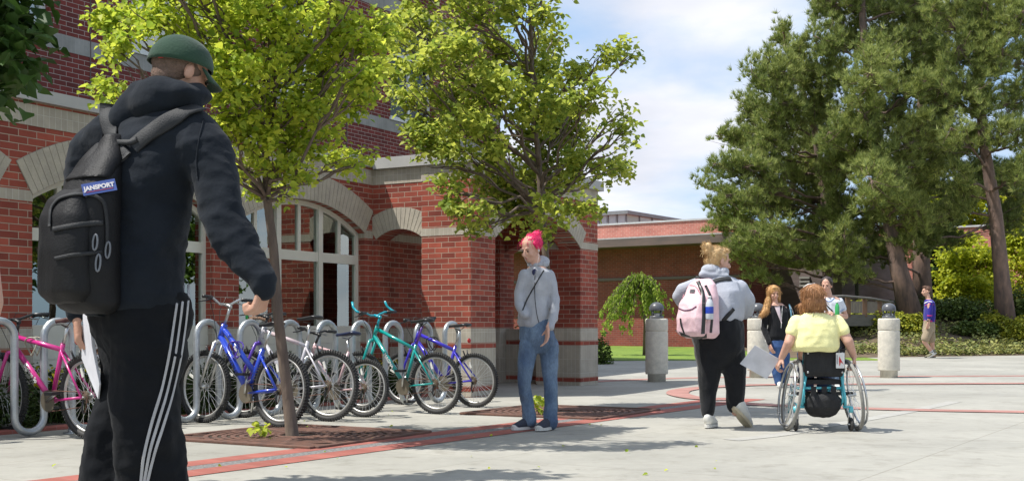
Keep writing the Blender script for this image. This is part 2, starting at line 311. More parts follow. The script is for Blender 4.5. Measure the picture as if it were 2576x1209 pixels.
m2 = N(t, 'ShaderNodeMix', data_type='RGBA', blend_type='MULTIPLY'); m2.inputs[0].default_value = 1; t.links.new(m1.outputs[2], m2.inputs[6]); t.links.new(sr.outputs[0], m2.inputs[7]); vo_ = N(t, 'ShaderNodeTexVoronoi'); vo_.inputs['Scale'].default_value = 2.1; t.links.new(tcn.outputs['Object'], vo_.inputs['Vector'])
vr = N(t, 'ShaderNodeValToRGB'); vr.color_ramp.elements[0].position = .028; vr.color_ramp.elements[0].color = (.62, .61, .6, 1); vr.color_ramp.elements[1].position = .045; vr.color_ramp.elements[1].color = (1, 1, 1, 1); t.links.new(vo_.outputs['Distance'], vr.inputs[0])
m3 = N(t, 'ShaderNodeMix', data_type='RGBA', blend_type='MULTIPLY'); m3.inputs[0].default_value = .8; t.links.new(m2.outputs[2], m3.inputs[6]); t.links.new(vr.outputs[0], m3.inputs[7])
ln = N(t, 'ShaderNodeTexNoise'); ln.inputs['Scale'].default_value = .55; ln.inputs['Detail'].default_value = 4; t.links.new(tcn.outputs['Object'], ln.inputs['Vector']); lr = N(t, 'ShaderNodeMapRange'); lr.inputs[1].default_value = .35; lr.inputs[2].default_value = .65; lr.inputs[3].default_value = .86; lr.inputs[4].default_value = 1.06; t.links.new(ln.outputs[0], lr.inputs[0])
m4 = N(t, 'ShaderNodeMix', data_type='RGBA', blend_type='MULTIPLY'); m4.inputs[0].default_value = 1; t.links.new(m3.outputs[2], m4.inputs[6]); t.links.new(lr.outputs[0], m4.inputs[7]); t.links.new(m4.outputs[2], b.inputs['Base Color'])
def strip(name, line, width, dz, m, side=1):
    """strip between a ground polyline and its offset (left side of travel)"""
    mb = MB(); pts = [Vector((p[0], p[1], 0)) for p in line]; n = len(pts); L = []
    for i, p in enumerate(pts):
        d = (pts[min(i + 1, n - 1)] - pts[max(i - 1, 0)]).normalized(); o = Vector((-d.y, d.x, 0)) * width * side
        L.append([mb.av((q.x, q.y, gz(q.y) + dz)) for q in (p, p + o)])
    for a, c in zip(L, L[1:]): mb.f.append((a[0], c[0], c[1], a[1]))
    o = mb.build(name, m); o['kind'] = 'structure'; return o
SD = Vector((math.sin(R(33.3)), math.cos(R(33.3)), 0)); S0 = Vector((-1.89, 6.98, 0)) - SD * 6.5; SL = Vector((-SD.y, SD.x, 0))
def seg(a, b): return [tuple((S0 + SD * (a + (b - a) * i / 6))[:2]) for i in range(7)]
M_drain = mat('drain_gravel', (.10, .10, .10), .8, (.26, .25, .24), 45, 3, .6, 120)
strip('brick_paving_border', seg(0, 15.6), .24, .004, M_pave)
o = MB(); 
strip('brick_paving_band', [tuple((Vector(p + (0,)) + SL * .40)[:2]) for p in seg(0, 15.6)], .22, .004, M_pave)
dr = strip('trench_drain', [tuple((Vector(p + (0,)) + SL * .24)[:2]) for p in seg(0, 15.6)], .16, .003, M_drain)
def gpx(l): return [tuple(G(*p)[:2]) for p in l]
def smoothline(l, n=6):
    p = [Vector((a, b, 0)) for a, b in l]; out = []
    for i in range(len(p) - 1):
        p0, p1, p2, p3 = p[max(i - 1, 0)], p[i], p[i + 1], p[min(i + 2, len(p) - 1)]
        for j in range(n):
            s = j / n; out.append(tuple((.5 * ((2 * p1) + (p2 - p0) * s + (2 * p0 - 5 * p1 + 4 * p2 - p3) * s * s + (3 * p1 - p0 - 3 * p2 + p3) * s ** 3))[:2]))
    out.append(tuple(p[-1][:2])); return out
strip('brick_paving_arc', smoothline(gpx([(1790, 1012), (1900, 1020), (2050, 1026), (2200, 1031), (2400, 1036), (2700, 1041)])), .34, .008, M_pav2)
strip('brick_paving_arc', smoothline(gpx([(1840, 1008), (1740, 1004), (1690, 996), (1676, 988), (1700, 979), (1780, 972), (1900, 967), (2150, 965), (2600, 963)])), .30, .0115, M_pav2, -1)
strip('brick_paving_arc', smoothline(gpx([(1480, 962), (1600, 956), (1800, 950), (2100, 948), (2600, 946)])), .30, .004, M_pav2)
M_sk = mat('tyre_stain', (.38, .37, .335), .85, (.33, .32, .295), 5)
strip('concrete_stain', smoothline(gpx([(1860, 1108), (2000, 1092), (2120, 1068), (2200, 1055), (2330, 1030), (2420, 1010)])), .16, .003, M_sk)
# planting bed along the facade
gl_ = sheet('lawn', [(15, -20), (60, -20), (60, 24), (15, 24)], .006, M_grass)
bed = MB(lambda p: CC + U * p.x + NN * p.y + Vector((0, 0, p.z)))
bed.box(-14, -.02, .0, .85, -.05, .03); bd = bed.build('planting_bed_soil', M_soil); bd['kind'] = 'structure'
gl_ = sheet('lawn', [(15, -20), (60, -20), (60, 24), (15, 24)], .006, M_grass)
bed = MB(lambda p: CC + U * p.x + NN * p.y + Vector((0, 0, p.z))); bed.bbox(-14, -.02, .85, .97, -.05, .035, .01); bd = bed.build('brick_edging', M_pave); bd['kind'] = 'structure'
# ------------------------------------------------------------------ near brick building
bld = thing('brick_building', 'red brick academic building with arched ground floor windows, tan brick bands and an arched porch', 'building', CC, math.atan2(U.y, U.x))
fr = lambda y0: (lambda p: Vector((p.x, y0 - p.y, p.z)))       # front maps: x, outward, z
sd_ = lambda x0: (lambda p: Vector((x0 - p.y, -p.x, p.z)))      # side maps: w (outward from facade), outward(-x), z
def arch_strip(mb, ac, half, zc, Rr, ztop, d0, d1, n=20, x0=None, x1=None):
    for i in range(n):
        a, c = ac - half + 2 * half * i / n, ac - half + 2 * half * (i + 1) / n
        za = zc + math.sqrt(Rr * Rr - (a - ac) ** 2); zb = zc + math.sqrt(Rr * Rr - (c - ac) ** 2)
        mb.hexa([(a, d0, za), (c, d0, zb), (c, d1, zb), (a, d1, za), (a, d0, ztop), (c, d0, ztop), (c, d1, ztop), (a, d1, ztop)])
def vous(mbv, mbm, ac, half, zc, R0, R1, d0, d1, w=.068, rows=1):
    th = math.asin(half / R0); n = max(5, int(2 * th * R0 / w)); g = .0035
    for i in range(n):
        t0, t1 = -th + 2 * th * i / n + g / R0, -th + 2 * th * (i + 1) / n - g / R0
        for q in range(rows):
            ra = R0 + (R1 - R0) * q / rows + g; rb = R0 + (R1 - R0) * (q + 1) / rows - g
            f = lambda r_, t_: (ac + r_ * math.sin(t_), zc + r_ * math.cos(t_))
            p = [f(ra, t0), f(ra, t1), f(rb, t1), f(rb, t0)]
            mbv.hexa([(p[0][0], d0, p[0][1]), (p[1][0], d0, p[1][1]), (p[1][0], d1, p[1][1]), (p[0][0], d1, p[0][1]), (p[3][0], d0, p[3][1]), (p[2][0], d0, p[2][1]), (p[2][0], d1, p[2][1]), (p[3][0], d1, p[3][1])])
    m = 24
    for i in range(m):
        t0, t1 = -th + 2 * th * i / m, -th + 2 * th * (i + 1) / m; f = lambda r_, t_: (ac + r_ * math.sin(t_), zc + r_ * math.cos(t_))
        p = [f(R0, t0), f(R0, t1), f(R1, t1), f(R1, t0)]; e = d1 - .004
        mbm.hexa([(p[0][0], d0 - .3, p[0][1]), (p[1][0], d0 - .3, p[1][1]), (p[1][0], e, p[1][1]), (p[0][0], e, p[0][1]), (p[3][0], d0, p[3][1]), (p[2][0], d0, p[2][1]), (p[2][0], e, p[2][1]), (p[3][0], e, p[3][1])])
ZB = 2.755
bays = [(-2.55 - 2.78 * k, -.18 - 2.78 * k) for k in range(5)]
wall = MB(fr(0)); sold = MB(fr(0)); stripe = MB(fr(0)); vo = MB(fr(0)); mo = MB(fr(0))
def pier(a0, a1, w_, s_, st_, d=0, top=ZB, dep=-.3, spring=(2.05, 2.15)):
    w_.box(a0, a1, dep, d, .0, top)
    e = .004
    s_.box(a0 - e, a1 + e, dep, d + e, 0.01, .87); s_.box(a0 - e, a1 + e, dep, d + e, spring[0], spring[1])
    st_.box(a0 - e * 2, a1 + e * 2, dep, d + e * 2, .62, .687); st_.box(a0 - e * 2, a1 + e * 2, dep, d + e * 2, .075, .142)
pier(-.18, -.001, wall, sold, stripe)
for k in range(5): pier(-2.97 - 2.78 * k, -2.55 - 2.78 * k, wall, sold, stripe)
for a0, a1 in bays:
    ac = (a0 + a1) / 2
    arch_strip(wall, ac, 1.1849, .15, 2.29, ZB, -.3, -.001)
    vo = MB(fr(0)); mo = MB(fr(0)); vous(vo, mo, ac, 1.185, .15, 2.29, 2.64, -.01, .012, rows=1); va = vo.build('arch', M_vous, bld); mo.build('arch_mortar', M_mort, va)
    sold.box(a0, a1, -.28, -.03, 0.01, .34); stripe.box(a0, a1, -.28, -.025, .075, .142)
sold.box(-14.5, .0, -.3, .006, ZB + .001, 2.955)
wall.box(-14.5, .0, -.3, .0, 2.955, 2.985)
cop = MB(fr(0)); cop.box(-14.5, .0, -.4, .05, 2.986, 3.10)
wing = MB(sd_(0)); wsold = MB(sd_(0)); wstr = MB(sd_(0)); wvo = MB(sd_(0)); wmo = MB(sd_(0))
for xo in (0, 3.67):      # two side walls of the porch (outer face of the first, outer face of the far one)
    f = sd_(xo)
    for q in (wing, wsold, wstr, wvo, wmo): q.m = f
    dd = (-.3, 0) if xo == 0 else (.0, .3)
    wing.box(.0, .06, dd[0], dd[1], 0, ZB); arch_strip(wing, .425, .3649, 1.545, .615, ZB, dd[0], dd[1] - .001, 14)
    wsold.box(.0, .79, dd[0] - .004, dd[1] + .005, ZB + .001, 2.955)
    if xo == 0: vous(wvo, wmo, .425, .365, 1.545, .615, .90, -.01, .012, rows=1, w=.05); va = wvo.build('porch_arch', M_vous, bld); wmo.build('arch_mortar', M_mort, va); wvo = MB(); wmo = MB()
    else: wsold.box(.0, .79, .02, .28, .01, .86); wstr.box(0, .79, .015, .285, .62, .687); wstr.box(0, .79, .015, .285, .075, .142)
for q in (wing, wsold, wstr, wvo, wmo): q.m = fr(-1.53)
for x0 in (.0, 3.08):     # porch piers, square, 20 mm proud of the side wall
    x1 = x0 + .59; pm = -.02 if x0 == 0 else 0; 
    wing.box(x0 + pm, x1, -.74, 0, 0, ZB); e = .004
    for z0, z1 in ((.01, .87), (2.05, 2.15)): wsold.box(x0 + pm - e, x1 + e, -.74 - e, e, z0, z1)
    wsold.box(x0 + pm - e, x1 + e, -.74 - e, e + .002, ZB + .001, 2.955)
    for z0, z1 in ((.62, .687), (.075, .142)): wstr.box(x0 + pm - 2 * e, x1 + 2 * e, -.74 - 2 * e, 2 * e, z0, z1)
arch_strip(wing, 1.835, 1.2449, .345, 2.11, ZB, -.35, -.001); vous(wvo, wmo, 1.835, 1.245, .345, 2.11, 2.41, -.01, .012)
wsold.box(.59 + e, 3.08 - e, -.35, .006, ZB + .001, 2.955)
wing.m = lambda p: p; wing.box(.3, 3.6, -1.2, 0.3, 2.6, 2.95)   # porch ceiling
wing.m = fr(0); wing.box(0, 3.45, -.3, -.002, 0, ZB); wing.box(3.2, 3.5, -.3, .08, 0, ZB)
wsold.m = fr(0); wsold.box(.02, 3.45, -.3, .003, .01, .87); wsold.box(3.19, 3.51, -.3, .085, .01, .87); wsold.box(.0, 3.45, -.3, .003, 2.05, 2.15)
wstr.m = fr(0); wstr.box(.0, 3.45, -.3, .006, .62, .687); wstr.box(.0, 3.45, -.3, .006, .075, .142)
cop.m = lambda p: p; cop.box(-.07, 3.75, -1.60, -.051, 2.957, 3.10); cop.box(0.001, 3.75, -.05, 3.7, 2.957, 3.10)
wall.build('wall', M_brick, bld); wing.build('porch_wall', M_brick, bld)
sold.build('brick_band', M_sold, bld); wsold.build('porch_band', M_sold, bld); stripe.build('brick_stripe', M_brick, bld); wstr.build('porch_stripe', M_brick, bld)
va = wvo.build('porch_arch', M_vous, bld); wmo.build('arch_mortar', M_mort, va)
cop.build('coping', M_cop, bld)
rf = MB(); rf.box(-14.5, 0, .4, 3.9, 2.9, 3.02); rf.build('lower_roof', M_cop, bld)
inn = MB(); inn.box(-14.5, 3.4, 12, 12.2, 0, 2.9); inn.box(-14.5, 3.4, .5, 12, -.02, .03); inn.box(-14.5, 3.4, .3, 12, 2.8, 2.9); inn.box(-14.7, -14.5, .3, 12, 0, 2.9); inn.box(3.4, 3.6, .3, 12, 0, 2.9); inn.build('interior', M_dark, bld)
M_tube = bpy.data.materials.new('fluorescent_lamp'); M_tube.use_nodes = True; em = M_tube.node_tree.nodes['Principled BSDF']; em.inputs['Emission Color'].default_value = (.85, 1, .35, 1); em.inputs['Emission Strength'].default_value = 2.2
for a0, a1 in bays[:4]:
    ac = (a0 + a1) / 2
    wn = MB(fr(0)); A, B = -.10, -.16
    for x in (a0, a1 - .06): wn.box(x, x + .06, B, A, .87, 2.12)
    wn.box(a0, a1, B - .02, A + .03, .80, .90); wn.box(a0 + .06, a1 - .06, B, A, 1.70, 1.82)
    zt = lambda x: .15 + math.sqrt(2.29 ** 2 - (x - ac) ** 2) - .03
    for k in (1, 2): x = a0 + (a1 - a0) * k / 3; wn.box(x - .04, x + .04, B, A + .012, .90, zt(x))
    for k in (1, 3, 5): x = a0 + (a1 - a0) * k / 6; wn.box(x - .025, x + .025, B, A - .005, 1.82, zt(x))
    n = 24; th = math.asin(1.185 / 2.29)
    for i in range(n):
        t0, t1 = -th + 2 * th * i / n, -th + 2 * th * (i + 1) / n; f = lambda r_, t_: (ac + r_ * math.sin(t_), .15 + r_ * math.cos(t_))
        p = [f(2.23, t0), f(2.23, t1), f(2.289, t1), f(2.289, t0)]
        wn.hexa([(p[0][0], B, p[0][1]), (p[1][0], B, p[1][1]), (p[1][0], A, p[1][1]), (p[0][0], A, p[0][1]), (p[3][0], B, p[3][1]), (p[2][0], B, p[2][1]), (p[2][0], A, p[2][1]), (p[3][0], A, p[3][1])])
    for k in range(4): wn.box(a0, a1, -.2, -.06 - .001 * k, .345 + k * .114, .345 + (k + 1) * .114 - .006)
    wn.box(a0, a1, -.22, -.075, .345, .80)
    W = wn.build('arched_window', M_frame, bld)
    pn = MB(fr(0)); pts = [(a0 + .03, -.13, .88), (a1 - .03, -.13, .88)] + [(ac + 2.25 * math.sin(th * (1 - 2 * i / 20)), -.13, .15 + 2.25 * math.cos(th * (1 - 2 * i / 20))) for i in range(21)]
    pn.poly(pts); pn.build('pane', M_glassd, W)
    # sill recess dark sides are the wall itself; a lit ceiling lamp deep in the room
for lx in (-1.5, -7.6):
    lp = MB(); lp.bbox(lx - .1, lx + 1.4, 7.0, 7.12, 1.62, 1.78, .02); lp.build('ceiling_lamp', M_tube, bld)
M_glassg = bpy.data.materials.new('green_tinted_glass'); M_glassg.use_nodes = True; glass(M_glassg, (.25, .38, .32), .02)
# upper storeys, set back
def tup(px):
    r = (px - 1288) / F0; c = CC - NN * 3.8
    return (r * c.y - c.x) / (U.x - r * U.y)
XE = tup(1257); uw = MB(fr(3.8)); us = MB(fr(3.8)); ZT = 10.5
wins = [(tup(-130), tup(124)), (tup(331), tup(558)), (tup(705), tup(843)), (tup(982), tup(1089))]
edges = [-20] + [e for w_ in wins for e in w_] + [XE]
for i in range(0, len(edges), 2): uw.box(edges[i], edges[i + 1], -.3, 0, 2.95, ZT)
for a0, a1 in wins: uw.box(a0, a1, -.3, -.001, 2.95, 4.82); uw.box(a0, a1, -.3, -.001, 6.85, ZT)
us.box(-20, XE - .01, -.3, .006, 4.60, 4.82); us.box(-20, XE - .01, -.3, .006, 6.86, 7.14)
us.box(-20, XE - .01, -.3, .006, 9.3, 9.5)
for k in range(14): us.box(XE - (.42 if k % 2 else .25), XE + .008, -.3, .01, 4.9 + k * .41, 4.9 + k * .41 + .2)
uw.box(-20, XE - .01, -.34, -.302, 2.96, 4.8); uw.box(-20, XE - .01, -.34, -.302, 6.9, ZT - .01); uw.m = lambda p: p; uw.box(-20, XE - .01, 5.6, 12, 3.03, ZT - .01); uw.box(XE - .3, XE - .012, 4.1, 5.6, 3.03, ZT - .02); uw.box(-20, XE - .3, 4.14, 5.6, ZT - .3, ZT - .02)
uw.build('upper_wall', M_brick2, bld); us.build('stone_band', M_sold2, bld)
for px in (227, 872): x = tup(px); uj = MB(fr(3.8)); uj.box(x - .008, x + .008, -.1, .009, 2.97, ZT); uj.build('expansion_joint', mat('sealant', (.11, .08, .075), .8), bld)
M_bl = mat('window_blind', (.30, .42, .52), .5, (.24, .36, .46), 1, stretch=(1, 1, 30))
for i, (a0, a1) in enumerate(wins):
    wn = MB(fr(3.8)); A, B = -.08, -.15; zb, zt_ = 4.86, 6.84
    for x in (a0, a1 - .07, (a0 + a1) / 2 - .035): wn.box(x, x + .07, B, A, zb, zt_)
    wn.box(a0, a1, B, A - .004, zb, zb + .07); wn.box(a0, a1, B, A - .004, zt_ - .07, zt_); wn.box(a0, a1, B, A - .004, 6.1, 6.17); wn.box(a0 - .04, a1 + .04, B, .035, 4.823, 4.87)
    W = wn.build('window', M_wfr2, bld)
    pn = MB(fr(3.8)); pn.poly([(a0, -.12, zb), (a1, -.12, zb), (a1, -.12, zt_), (a0, -.12, zt_)]); pn.build('pane', M_glassd if i < 2 else M_glassg, W)
    if i < 2:
        bn = MB(fr(3.8)); bn.box(a0 + .05, a1 - .05, -.24, -.22, zb, zt_); bn.build('blind', M_bl, W)
lmp = MB(lambda p: P(1030, 0, 25.2) + Vector(p)); lt = MB(fr(3.8)); x = tup(1040)
lt.box(x - .3, x + .3, .0, .45, 7.62, 7.74); lt.box(x - .05, x + .05, 0, .1, 7.5, 7.8); L_ = lt.build('wall_lamp', M_blackp, bld)
lt = MB(fr(3.8)); lt.box(x - .25, x + .25, .05, .42, 7.59, 7.619); lt.build('lens', mat('lamp_lens', (.6, .58, .5), .3), L_)
# ------------------------------------------------------------------ far low brick building
FO = Vector((2.97, 41, .2)); FD = Vector((.82, -.572, 0)).normalized()
fb = thing('campus_building', 'low red brick building with deep metal eave and glazed roof box across the lawn', 'building', FO, math.atan2(FD.y, FD.x))
def tfar(px, y=0):
    r = (px - 1288) / F0; c = FO + Vector((-FD.y, FD.x, 0)) * y
    return (r * c.y - c.x) / (FD.x - r * FD.y)
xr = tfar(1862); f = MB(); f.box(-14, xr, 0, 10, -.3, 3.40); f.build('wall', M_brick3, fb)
M_brick4 = brickmat('sunlit_brick', (.46, .17, .13), (.38, .13, .10), (.52, .38, .32), bump=.2); f = MB(); f.box(-14, xr, -.002, 9.9, 3.64, 4.18); f.build('parapet', M_brick4, fb)  # lighter, pinker copy of the far brick: sunlight on the parapet put into the colour
M_fas = mat('copper_fascia', (.15, .10, .09), .6, (.10, .075, .07), 1.2, 6, stretch=(1, 1, 5)); M_fl = mat('flashing', (.50, .50, .50), .5)
f = MB(); f.box(-14, xr + 1.2, -1.0, 0, 3.36, 3.62); f.build('eave', M_fas, fb)
f = MB(); f.box(-14, xr + 1.2, -.98, -.02, 3.621, 3.66); f.box(-14, xr, -.04, .4, 4.181, 4.24); f.build('flashing', M_fl, fb)
f = MB(); f.box(-14, xr, -.05, -.001, 2.28, 2.38); f.box(tfar(1640), tfar(1645), -.06, -.001, 1.3, 2.28); f.build('cornice', M_fas, fb)
pg = MB(); x0, x1 = tfar(1440, 3), tfar(1575, 3); pg.box(x0, x1, 3, 8, 4.1, 4.85); pg.build('roof_glazing', mat('pale_glazing', (.42, .52, .54), .2, (.35, .45, .47), .8, coat=.5), fb)
f = MB(); f.box(x0 - .15, x1 + .15, 2.85, 8.2, 4.851, 4.98); 
for i in range(7): xx = x0 + (x1 - x0) * i / 6; f.box(xx - .03, xx + .03, 2.96, 2.999, 4.2, 4.85)
for i in range(6): yy = 3 + i; f.box(x1 + .001, x1 + .03, yy - .03, yy + .03, 4.2, 4.85)
f.build('roof_box_frame', mat('grey_metal', (.20, .23, .24), .4), fb)
M_sid = mat('weathered_siding', (.17, .13, .125), .8, (.11, .085, .08), .8, 6, .4, stretch=(1, 1, 8))
f = MB(); f.box(xr + .01, tfar(2118, 2.5), 2.5, 9, -.3, 3.9); f.build('recessed_wall', M_sid, fb)
for px in (1890, 2010): 
    x = tfar(px, 2.4); f = MB()
    for k in range(6): f.box(x, x + .35, 2.42, 2.499, 1.65 + k * .13, 1.65 + k * .13 + .07)
    f.build('louvre', mat('dull_louvre', (.30, .29, .27), .6), fb)
f = MB(); xa, xb = tfar(2020, 1.0), tfar(2150, .6); f.box(xa, xb, .4, 4, 2.82, 3.0); f.build('canopy', mat('canopy_metal', (.40, .38, .36), .5), fb)
f = MB(); x = tfar(2156, .7); f.box(x - .05, x + .05, .65, .75, .0, 2.82); f.build('canopy_post', M_blackp, fb)
fo2 = P(2112, 860, 52); fo2.z = .4
fb2 = thing('campus_building', 'sunlit plain red brick wall of a taller building behind the pines and footbridge', 'building', fo2, math.atan2(FD.y, FD.x))
f = MB(); f.box(-1, 16, 0, 8, -1, 4.6)
M_brick4 = brickmat('sunlit_brick', (.46, .17, .13), (.38, .13, .10), (.52, .38, .32), bump=.2); f.build('wall', M_brick4, fb2)
f = MB(); 
for k in range(5): f.box(.3 + k * 3.1, 2.6 + k * 3.1, -.06, -.001, .2, 1.35)
f.build('wall_panel', mat('panel_brick', (.30, .09, .06), .85), fb2)
f = MB(); f.box(-1.05, 16.05, -.05, .3, 4.601, 4.68); f.build('coping', M_fl, fb2)
# ------------------------------------------------------------------ vegetation
def leafmat(name, c1, c2, tr=.45, sc=1.2):
    return mat(name, c1, .55, c2, sc, 4, trans=tr, island=True, lo=.2, hi=.8, spec=.35)
M_bark = mat('grey_brown_bark', (.17, .125, .095), .9, (.10, .075, .06), 12, 7, 1.0, 30, stretch=(1, 1, .25))
M_pbark = mat('pine_bark', (.24, .155, .12), .95, (.11, .08, .07), 7, 7, 1.0, 16, stretch=(1, 1, .35))
M_lf1 = leafmat('young_maple_leaves', (.72, .76, .09), (.24, .36, .04), .58)
M_lf2 = leafmat('maple_leaves', (.64, .67, .11), (.18, .27, .045), .56)
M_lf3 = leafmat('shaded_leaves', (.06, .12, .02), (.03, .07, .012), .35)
def unit_ell(n):
    p = RNG.normal(0, 1, (n, 3)); return unit(p) * (RNG.uniform(0, 1, (n, 1)) ** .42)
def limb(mb, a, b, r0, r1, sag=.0, wob=.04, n=6, mid=None):
    a = Vector(a); b = Vector(b); pts = []; L = (b - a).length
    for i in range(n + 1):
        t = i / n; p = a.lerp(b, t); 
        if mid is not None: p = (1 - t) ** 2 * a + 2 * t * (1 - t) * Vector(mid) + t * t * b
        if 0 < i < n: p = p + Vector((random.gauss(0, wob), random.gauss(0, wob), random.gauss(0, wob))) * L * .5
        p.z += sag * math.sin(math.pi * t); pts.append(p)
    mb.tube(pts, [r0 + (r1 - r0) * i / n for i in range(n + 1)], 7); return pts
def dtree(name, label, cat, base, trunkpx, Y, ells, nleaf, size, m, dspread, group=None, r0=.075, limbs=None, extra=None, seedless=.0):
    """trunkpx: list of picture points traced for the trunk line; ells: foliage clumps (px,py,rx,ry[,dy])"""
    b = Vector(base); T = thing(name, label, cat, b, 0, group); loc = lambda p: Vector(p) - b
    tr = MB(); tp = [loc(P(x, y, Y)) for x, y in trunkpx]; tp[0] = Vector((tp[0].x, tp[0].y, -.06)); n = len(tp)
    rr = [r0 * (1.0 - .62 * i / (n - 1)) for i in range(n)]; rr[0] = r0 * 1.55
    tp.insert(1, tp[0].lerp(tp[1], .12)); rr.insert(1, r0 * 1.12); tr.tube(tp, rr, 12)
    clumps = []
    for e in ells:
        x, y, rx, ry = e[:4]; dyv = e[4] if len(e) > 4 else random.uniform(-1, 1) * dspread
        s = F0 / (Y + dyv); c = P(x, y, Y + dyv); clumps.append((c, rx / s, ry / s, x, y))
    hubs = [tp[i].lerp(tp[i + 1], j / 6) for i in range(5, len(tp) - 1) for j in range(6)]
    for c, rx, rz, x, y in clumps:
        q = loc(c); h = min(hubs, key=lambda p: abs(q.z - p.z - .85 * math.hypot(p.x - q.x, p.y - q.y)) + .15 * random.random()); mid = h.lerp(q, .5) + Vector((0, 0, -.04))
        pts = limb(tr, h, q, r0 * .36, .007, 0, .05, 7, mid)
        for k in range(5): 
            e = q + Vector((random.uniform(-1, 1) * rx, random.uniform(-1, 1) * rx, random.uniform(-.8, .8) * rz)); limb(tr, pts[random.choice((3, 4, 5, 6))], e, .009, .003, 0, .07, 5)
    tr.build('trunk', M_bark, T, True)
    area = sum(c[1] * c[2] for c in clumps); P_ = []
    for c, rx, rz, x, y in clumps:
        k = int(nleaf * rx * rz / area); ry = max(rx, rz) * .9
        sub = unit_ell(max(6, k // 36)) * np.array([rx * 1.02, ry, rz * 1.22]) + np.array(loc(c))     # leaf sprays
        pick = RNG.integers(0, len(sub), k); off = RNG.normal(0, 1, (k, 3)) * np.array([.08, .08, .062]) * (size / .065)
        P_.append(sub[pick] + off)
    P_ = np.concatenate(P_)
    link('crown', leaf_mesh('crown', P_, size), m, T); return T
t1 = [(300, 40, 75, 42), (420, 55, 90, 45), (560, 50, 110, 65), (700, 45, 130, 70), (850, 60, 85, 65), (925, 120, 50, 50), (620, 160, 120, 55), (765, 170, 110, 70), (300, 130, 55, 35),
 (255, 220, 34, 28), (285, 262, 28, 25), (600, 260, 90, 55), (720, 270, 110, 60), (860, 240, 80, 45), (910, 190, 50, 45), (640, 340, 80, 36), (760, 350, 90, 45), (850, 400, 80, 22), (900, 415, 35, 14),
 (700, 420, 80, 36), (660, 470, 45, 26), (715, 490, 18, 12), (620, 400, 40, 28), (520, 130, 60, 45), (480, -40, 90, 50), (620, -80, 110, 60), (780, -60, 110, 60), (700, -190, 120, 70), (590, -170, 80, 50), (800, -180, 80, 50), (400, -260, 90, 50, -1.3), (560, -300, 90, 55, -1.3), (700, -260, 90, 50, -1.4), (850, -250, 90, 50, -1.2), (950, -210, 60, 40, -1.0), (300, -200, 70, 45, -1.2), (700, -300, 90, 60), (400, -20, 60, 30), (960, 60, 50, 30), (560, 330, 45, 35)]
dtree('maple_tree', 'young maple with yellow green leaves in a square grate beside the bike racks', 'tree', G(738, 1098), [(738, 1100), (722, 980), (700, 800), (688, 620), (672, 500), (668, 380), (690, 230), (700, 60), (700, -150)], 9.56, t1, 20000, .050, M_lf1, .75, 'street trees in square grates', r0=.048)
t2 = [(1050, 60, 80, 40), (1180, 35, 90, 42), (1130, 130, 120, 42), (1010, 110, 50, 30), (1040, 170, 70, 25), (1250, 110, 50, 50), (1345, 20, 50, 36), (1390, 100, 26, 60), (1020, 250, 50, 28), (1120, 235, 100, 42), (1245, 225, 80, 50), (1350, 200, 50, 55), (1450, 185, 50, 32),
 (1535, 125, 40, 26), (1575, 150, 28, 20), (1480, 235, 55, 40), (1100, 330, 80, 42), (1215, 335, 100, 50), (1350, 330, 90, 68), (1450, 330, 50, 50), (1568, 330, 22, 40), (1565, 285, 20, 20), (1120, 400, 75, 26), (1255, 430, 100, 50), (1375, 425, 90, 58),
 (1490, 420, 70, 42), (1560, 425, 34, 42), (1120, 475, 42, 24), (1180, 525, 60, 32), (1300, 530, 80, 42), (1420, 530, 70, 40), (1500, 530, 30, 18), (1200, 572, 50, 15), (1370, 585, 60, 16), (1290, 20, 40, 35), (1200, -60, 90, 45), (1330, -90, 80, 60), (1400, -60, 50, 50), (1300, -200, 80, 60), (1060, -30, 60, 30), (1350, 270, 90, 60), (1300, 480, 100, 50), (1180, 290, 80, 40), (1420, 280, 60, 50), (1240, 180, 60, 50), (1330, 130, 30, 50), (1010, 60, 45, 25), (1200, -150, 80, 50, -.8), (1100, -160, 80, 50, -.4), (1420, -160, 70, 50), (1300, -300, 80, 50, .3), (1180, -280, 70, 45)]
dtree('maple_tree', 'maple tree with denser green crown behind the pink haired woman in front of the porch', 'tree', G(1392, 1037), [(1392, 1038), (1388, 900), (1380, 760), (1372, 640), (1362, 520), (1355, 400), (1340, 260), (1335, 60), (1330, -120)], 12.3, t2, 24000, .055, M_lf2, .95, 'street trees in square grates', r0=.05)
# overhanging branch of a tree that stands outside the frame on the left
t3 = [(0, 30, 34, 34), (22, 80, 32, 30), (0, 130, 36, 30), (22, 172, 26, 20), (8, 208, 18, 16), (58, 90, 10, 12), (-60, 60, 70, 60), (-80, 180, 60, 50), (-160, 100, 70, 70), (-200, -40, 90, 80), (-90, -60, 90, 70), (0, -60, 50, 50), (-300, 60, 80, 80), (0, -330, 90, 50, .2), (160, -360, 80, 40, .4), (300, -380, 80, 40, .5), (430, -380, 60, 30, .5), (-150, -280, 90, 50, .2)]
dtree('shade_tree', 'dark green leafy branch hanging in at the upper left corner', 'tree', (-3.35, 6.1, 0), [(-360, 1310), (-355, 800), (-340, 400), (-310, 200), (-280, 60), (-260, -120)], 6.1, t3, 4800, .075, M_lf3, .35, None, r0=.08)
